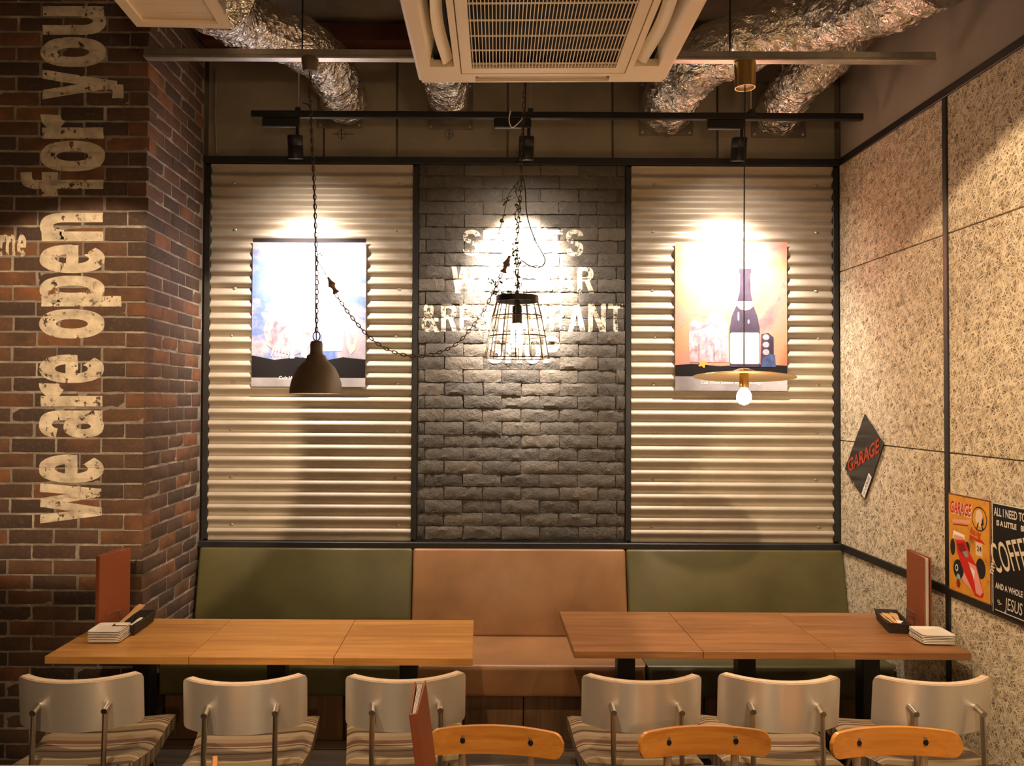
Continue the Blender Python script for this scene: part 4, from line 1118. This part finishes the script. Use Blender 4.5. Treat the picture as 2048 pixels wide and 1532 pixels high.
S('margin_print', [(0, 0), (1, 0), (1, .06), (0, .06)], grey_ink, 2)
S('statue_print', [(.13, .28), (.10, .38), (.14, .47), (.26, .50), (.34, .52), (.42, .50), (.54, .44), (.55, .34), (.48, .24), (.36, .21), (.20, .24)], lilac, 2)
S('statue_shadow_print', [(.16, .36), (.20, .44), (.30, .46), (.33, .42), (.24, .36), (.2, .28)], lilac2, 3)
S('post_print', [(.34, .19), (.375, .19), (.375, .55), (.34, .55)], INK, 4)
S('beam_print', [(.44, .20), (.50, .19), (.43, .40), (.39, .40)], INK, 4)
for k in range(6): S('rung_print', [(.17 + k * .03, .205), (.178 + k * .03, .205), (.20 + k * .026, .27), (.192 + k * .026, .27)], INK, 4)
S('label_print', [(.62, .24), (.79, .24), (.80, .26), (.80, .62), (.77, .66), (.65, .66), (.62, .62)], INK, 2)
S('emblem_print', ell(.715, .47, .035, .035, 12), lilac2, 3)
S('cactus_print', [(.87, .22), (.91, .25), (.93, .32), (.92, .345), (.90, .34), (.90, .29), (.87, .28), (.855, .35), (.83, .35), (.83, .29), (.85, .25)], cream, 2)
S('edge_band_print', [(0, .975), (1, .975), (1, 1), (0, 1)], INKD, 2)
Wd_('Cult Wine Edition', .24, .048, .030, INK)
t, S, Wd_ = poster('wine poster showing a tall bottle with a white label, on the right panel', 1350, 485, 1573, 781, coral, .6)
S('ground_print', [(0, .09), (1, .09), (1, .17), (.7, .18), (.4, .165), (.15, .18), (0, .17)], INKD)
S('margin_print', [(0, 0), (1, 0), (1, .095), (0, .095)], grey_ink, 2)
S('figures_print', [(.13, .19), (.12, .32), (.13, .45), (.17, .48), (.26, .45), (.33, .53), (.42, .51), (.47, .44), (.48, .19)], lilac, 2)
for k in range(4): S('figure_shadow_print', [(.20 + k * .07, .20), (.215 + k * .07, .20), (.225 + k * .065, .36), (.205 + k * .065, .37)], lilac2, 3)
S('figure_shadow_print', [(.14, .40), (.25, .42), (.33, .45), (.42, .41), (.41, .43), (.33, .475), (.24, .44), (.15, .43)], lilac2, 3)
S('flower_print', [(.245 + .035 * math.cos(a) * (1 + .3 * math.cos(5 * a)), .18 + .022 * math.sin(a) * (1 + .3 * math.cos(5 * a))) for a in [2 * PI * k / 30 for k in range(30)]], ora, 4)
S('bottle_print', [(.49, .16), (.75, .16), (.755, .20), (.755, .42), (.735, .50), (.70, .57), (.675, .66), (.67, .79), (.68, .795), (.68, .82), (.57, .82), (.57, .795), (.58, .79), (.575, .66), (.545, .57), (.505, .50), (.485, .42), (.485, .20)], btl, 3)
S('neck_label_print', [(.545, .60), (.55, .57), (.58, .548), (.625, .54), (.67, .548), (.70, .57), (.705, .60)], INK, 4)
S('label_print', [(.50, .18), (.74, .18), (.75, .19), (.75, .38), (.74, .39), (.50, .39), (.49, .38), (.49, .19)], INK, 4)
S('highlight_print', ell(.565, .50, .008, .03, 12), INK, 4); S('highlight_print', ell(.655, .465, .008, .014, 12), INK, 4)
S('monument_print', [(.76, .17), (.88, .17), (.88, .36), (.83, .39), (.77, .38)], btl, 2)
for k in range(3): S('carving_print', ell(.81, .36 - k * .05, .03, .02, 12), lilac, 4)
S('cloth_print', [(.765, .16), (.90, .16), (.89, .24), (.84, .25), (.78, .22)], navy, 3)
Wd_('Cult Wine Edition by G     Krings', .225, .045, .027, INK)

# ---- signs on the wood wool wall
def PXW(px, py, X):
    d = R_CAM @ Vector(((px - CX) / F, -(py - CY) / F, -1.0)); return CAM + d * ((X - CAM.x) / d.x)
def wall_sign(label, Ya, z0, W, H, mat, name='metal_sign'):
    t = thing(name, label, 'sign', (XR - .0125, Ya, z0)); t.matrix_world = frame((XR - .0105, Ya, z0), (0, -1, 0), (0, 0, 1))
    MB().rbox((W / 2, H / 2, -.0), (W, H, .003), .0012, 1).build('plate', mat, t)
    def S(name, pts, mt, lvl=1):
        MB().prism([(u * W, v * H) for u, v in pts], .0015, .0015 + .0003 * lvl).build(name, mt, t)
    def X(body, u, v, size, mt, name='lettering', rot=0, lift=.0034, **kw):
        m = MB(); text_into(m, body, T(u * W, v * H, lift) @ RZ(rot), size, **kw); m.build(name, mt, t)
    return t, S, X
mo = N('orange_tin'); vv = mo.obj(False); ff = mo.noise(vv, 14, 5, .65)
mo.p(Base__Color=mo.ramp(ff, [(.32, (.22, .08, .015)), (.42, (.62, .27, .025)), (.7, (.72, .35, .04))]), Roughness=.45)
redp = flat('print_red', (.55, .028, .018)); redd = flat('print_dark_red', (.25, .02, .02)); pink = flat('print_pink', (.75, .35, .30)); tyre = flat('print_tyre', (.02, .02, .022)); rub = flat('print_rubber', (.10, .10, .10))
a = PXW(1897, 985, XR - .012); b = PXW(1981, 1004, XR - .012)
za = PXW(1898, 1178, XR - .012).z
W_, H_ = a.y - b.y, a.z - za
t, S, X = wall_sign('orange tin sign with a red racing car, on the wood wool wall', a.y, za, W_, H_, mo.mat)
rustm = simple('rust_edge', (.14, .05, .025), .8, nscale=40, var=.4)
S('rust_edge', [(0, .985), (1, .985), (1, 1), (0, 1)], rustm); S('rust_edge', [(0, 0), (1, 0), (1, .012), (0, .012)], rustm); S('rust_edge', [(.975, 0), (1, 0), (1, 1), (.975, 1)], rustm)
X('GARAGE', .050, .80, W_ * .25, INK, bold=.004, sx=.52, shear=.25, lift=.0028); X('GARAGE', .045, .805, W_ * .25, redp, bold=.002, sx=.52, shear=.25)
S('wheel_emblem', ell(.75, .80, .17, .12, 30), tyre, 2); S('wheel_emblem', ell(.75, .80, .155, .108, 30), mo.mat, 3)
S('hand_print', [(.69, .75), (.80, .72), (.83, .78), (.82, .86), (.76, .90), (.68, .87), (.66, .80)], cream, 4); S('hand_shadow_print', [(.80, .74), (.85, .75), (.84, .83), (.81, .79)], tyre, 5)
S('spoke_print', [(.68, .70), (.70, .70), (.74, .76), (.72, .77)], tyre, 4); S('spoke_print', [(.82, .70), (.85, .71), (.80, .76), (.78, .76)], tyre, 4)
S('subtitle_band', [(.10, .705), (.53, .73), (.53, .765), (.10, .735)], pink, 1)
S('subtitle_line', [(.12, .680), (.48, .700), (.48, .712), (.12, .692)], redd, 1)
S('swoosh_print', [(.52, .60), (.70, .575), (.88, .565), (.80, .60), (.66, .605), (.52, .625)], redp, 2)
X('Racing', .52, .64, W_ * .14, redp, bold=.0, sx=.7, shear=.4, rot=-6)
S('badge', [(.66, .44), (.81, .44), (.81, .57), (.66, .57)], cream, 1); X('24', .69, .485, W_ * .11, tyre)
for pts in (ell(.10, .45, .06, .085, 24), ell(.46, .47, .06, .075, 24), ell(.24, .24, .125, .10, 28), ell(.77, .32, .11, .10, 28)): S('tyre_print', pts, tyre, 2)
S('wing_print', [(.10, .54), (.39, .555), (.39, .60), (.13, .625)], INK, 3); S('wing_print', [(.12, .545), (.39, .555), (.37, .58), (.14, .585)], pink, 4)
S('car_body_print', [(.18, .53), (.40, .55), (.54, .42), (.68, .33), (.84, .08), (.80, .04), (.64, .035), (.36, .25), (.22, .41)], redp, 4)
S('cockpit_print', [(.22, .50), (.38, .52), (.46, .44), (.36, .40), (.26, .44)], redd, 5)
S('screen_print', [(.34, .43), (.48, .46), (.50, .40), (.44, .385)], grey_ink, 6)
S('nose_print', [(.48, .35), (.66, .33), (.82, .10), (.76, .055), (.66, .07), (.62, .21)], pink, 5); S('nose_stripe_print', [(.52, .31), (.64, .28), (.62, .18), (.60, .22)], INK, 6)
S('hub_print', ell(.20, .25, .035, .035, 16), INK, 4); S('hub_print', ell(.20, .25, .022, .022, 16), tyre, 5)
S('fin_print', [(.32, .16), (.42, .12), (.62, .07), (.58, .12), (.38, .22)], pink, 3)
S('driver_print', ell(.24, .145, .05, .05, 16), flat('print_teal', (.25, .42, .36)), 4); S('driver_print', ell(.24, .10, .045, .045, 16), redd, 5)
blk = flat('chalkboard_black', (.014, .013, .013), .5); chalk = flat('chalk_cream', (.72, .62, .46)); chw = flat('chalk_white', (.70, .67, .62))
a = PXW(1984, 1004, XR - .012); za = PXW(1985, 1222, XR - .012).z; H_ = a.z - za; W_ = .30
t, S, X = wall_sign('black sign with cream coffee lettering at the right edge', a.y, za, W_, H_, blk)
for pts in ([(0, .99), (1, .99), (1, 1), (0, 1)], [(0, 0), (.012, 0), (.012, 1), (0, 1)], [(.05, .022), (.95, .022), (.95, .03), (.05, .03)]): S('border_line', pts, chw)
X('ALL I NEED TODAY', .05, .885, .047, chw, sx=.62, bold=.0008); X('IS A LITTLE', .10, .80, .030, chw, sx=.85, bold=.0012); X('BIT OF', .60, .80, .030, chw, sx=.85, bold=.0012)
X('COFFEE', .07, .36, .175, chalk, sx=.42, bold=.0008, shear=-.28, rot=16)
X('my', .02, .33, .05, chalk, rot=75, bold=.001)
X('AND A WHOLE LOT OF', .07, .225, .034, chw, sx=.70, bold=.0008); X('JESUS', .27, .065, .070, chw, sx=.62, shear=.15); X('of', .10, .12, .03, chw, rot=-60)
# ---- diamond sign
cs = [PXW(*k, XR - .010) for k in ((1690, 938), (1730, 1000), (1768, 886), (1730, 827))]
t = thing('diamond_sign', 'black diamond-shaped metal sign with red lettering on the wood wool wall', 'sign', cs[1])
def dm(u, v, d=0.0):
    p = cs[1] * (1 - u) * (1 - v) + cs[2] * u * (1 - v) + cs[0] * (1 - u) * v + cs[3] * u * v
    p = p - cs[1]; p.x += d - .0012 * (1 + math.sin(p.z * 2 * PI / .085)); return tuple(p)
m = MB(); m.grid(dm, 20, 20); m.grid(lambda u, v: dm(u, v, .0012), 20, 20); m.build('plate', simple('black_enamel', (.02, .019, .02), .28, .2), t, True)
def dtext(body, u0, v0, du, dv, size, mt, bold=0.0):
    m = MB(); text_into(m, body, Matrix.Identity(4), 1.0, bold)
    wx = max(v[0] for v in m.v); m.v = [dm(u0 + du * x / wx, v0 + dv * x / wx + 0 if False else v0 + size * y, -.0018) if dv == 0 else dm(u0 + size * y, v0, -.0018) for x, y, z in m.v]; m.build('lettering', mt, t)
# red word along the long diagonal: from the left corner up to the right corner
m = MB(); text_into(m, 'GARAGE', Matrix.Identity(4), 1.0, .02); wx = max(v[0] for v in m.v)
m.v = [dm(.10 + .80 * x / wx + (y - .35) * .22, .92 - .80 * x / wx + (y - .35) * .22, -.0022) for x, y, z in m.v]; m.build('lettering', flat('sign_red', (.42, .06, .03)), t)
m = MB(); m.v = [dm(*k, -.0016) for k in ((.02, .02), (.40, .02), (.40, .16), (.02, .16))]; m.f = [(0, 1, 2, 3)]; m.m = [0]; m.build('small_label', INK, t)
m = MB(); text_into(m, 'GARAGE', Matrix.Identity(4), 1.0, .0); wx = max(v[0] for v in m.v)
m.v = [dm(.05 + .32 * x / wx, .05 + .12 * y, -.0030) for x, y, z in m.v]; m.build('lettering', INKD, t)
bpy.context.view_layer.update()
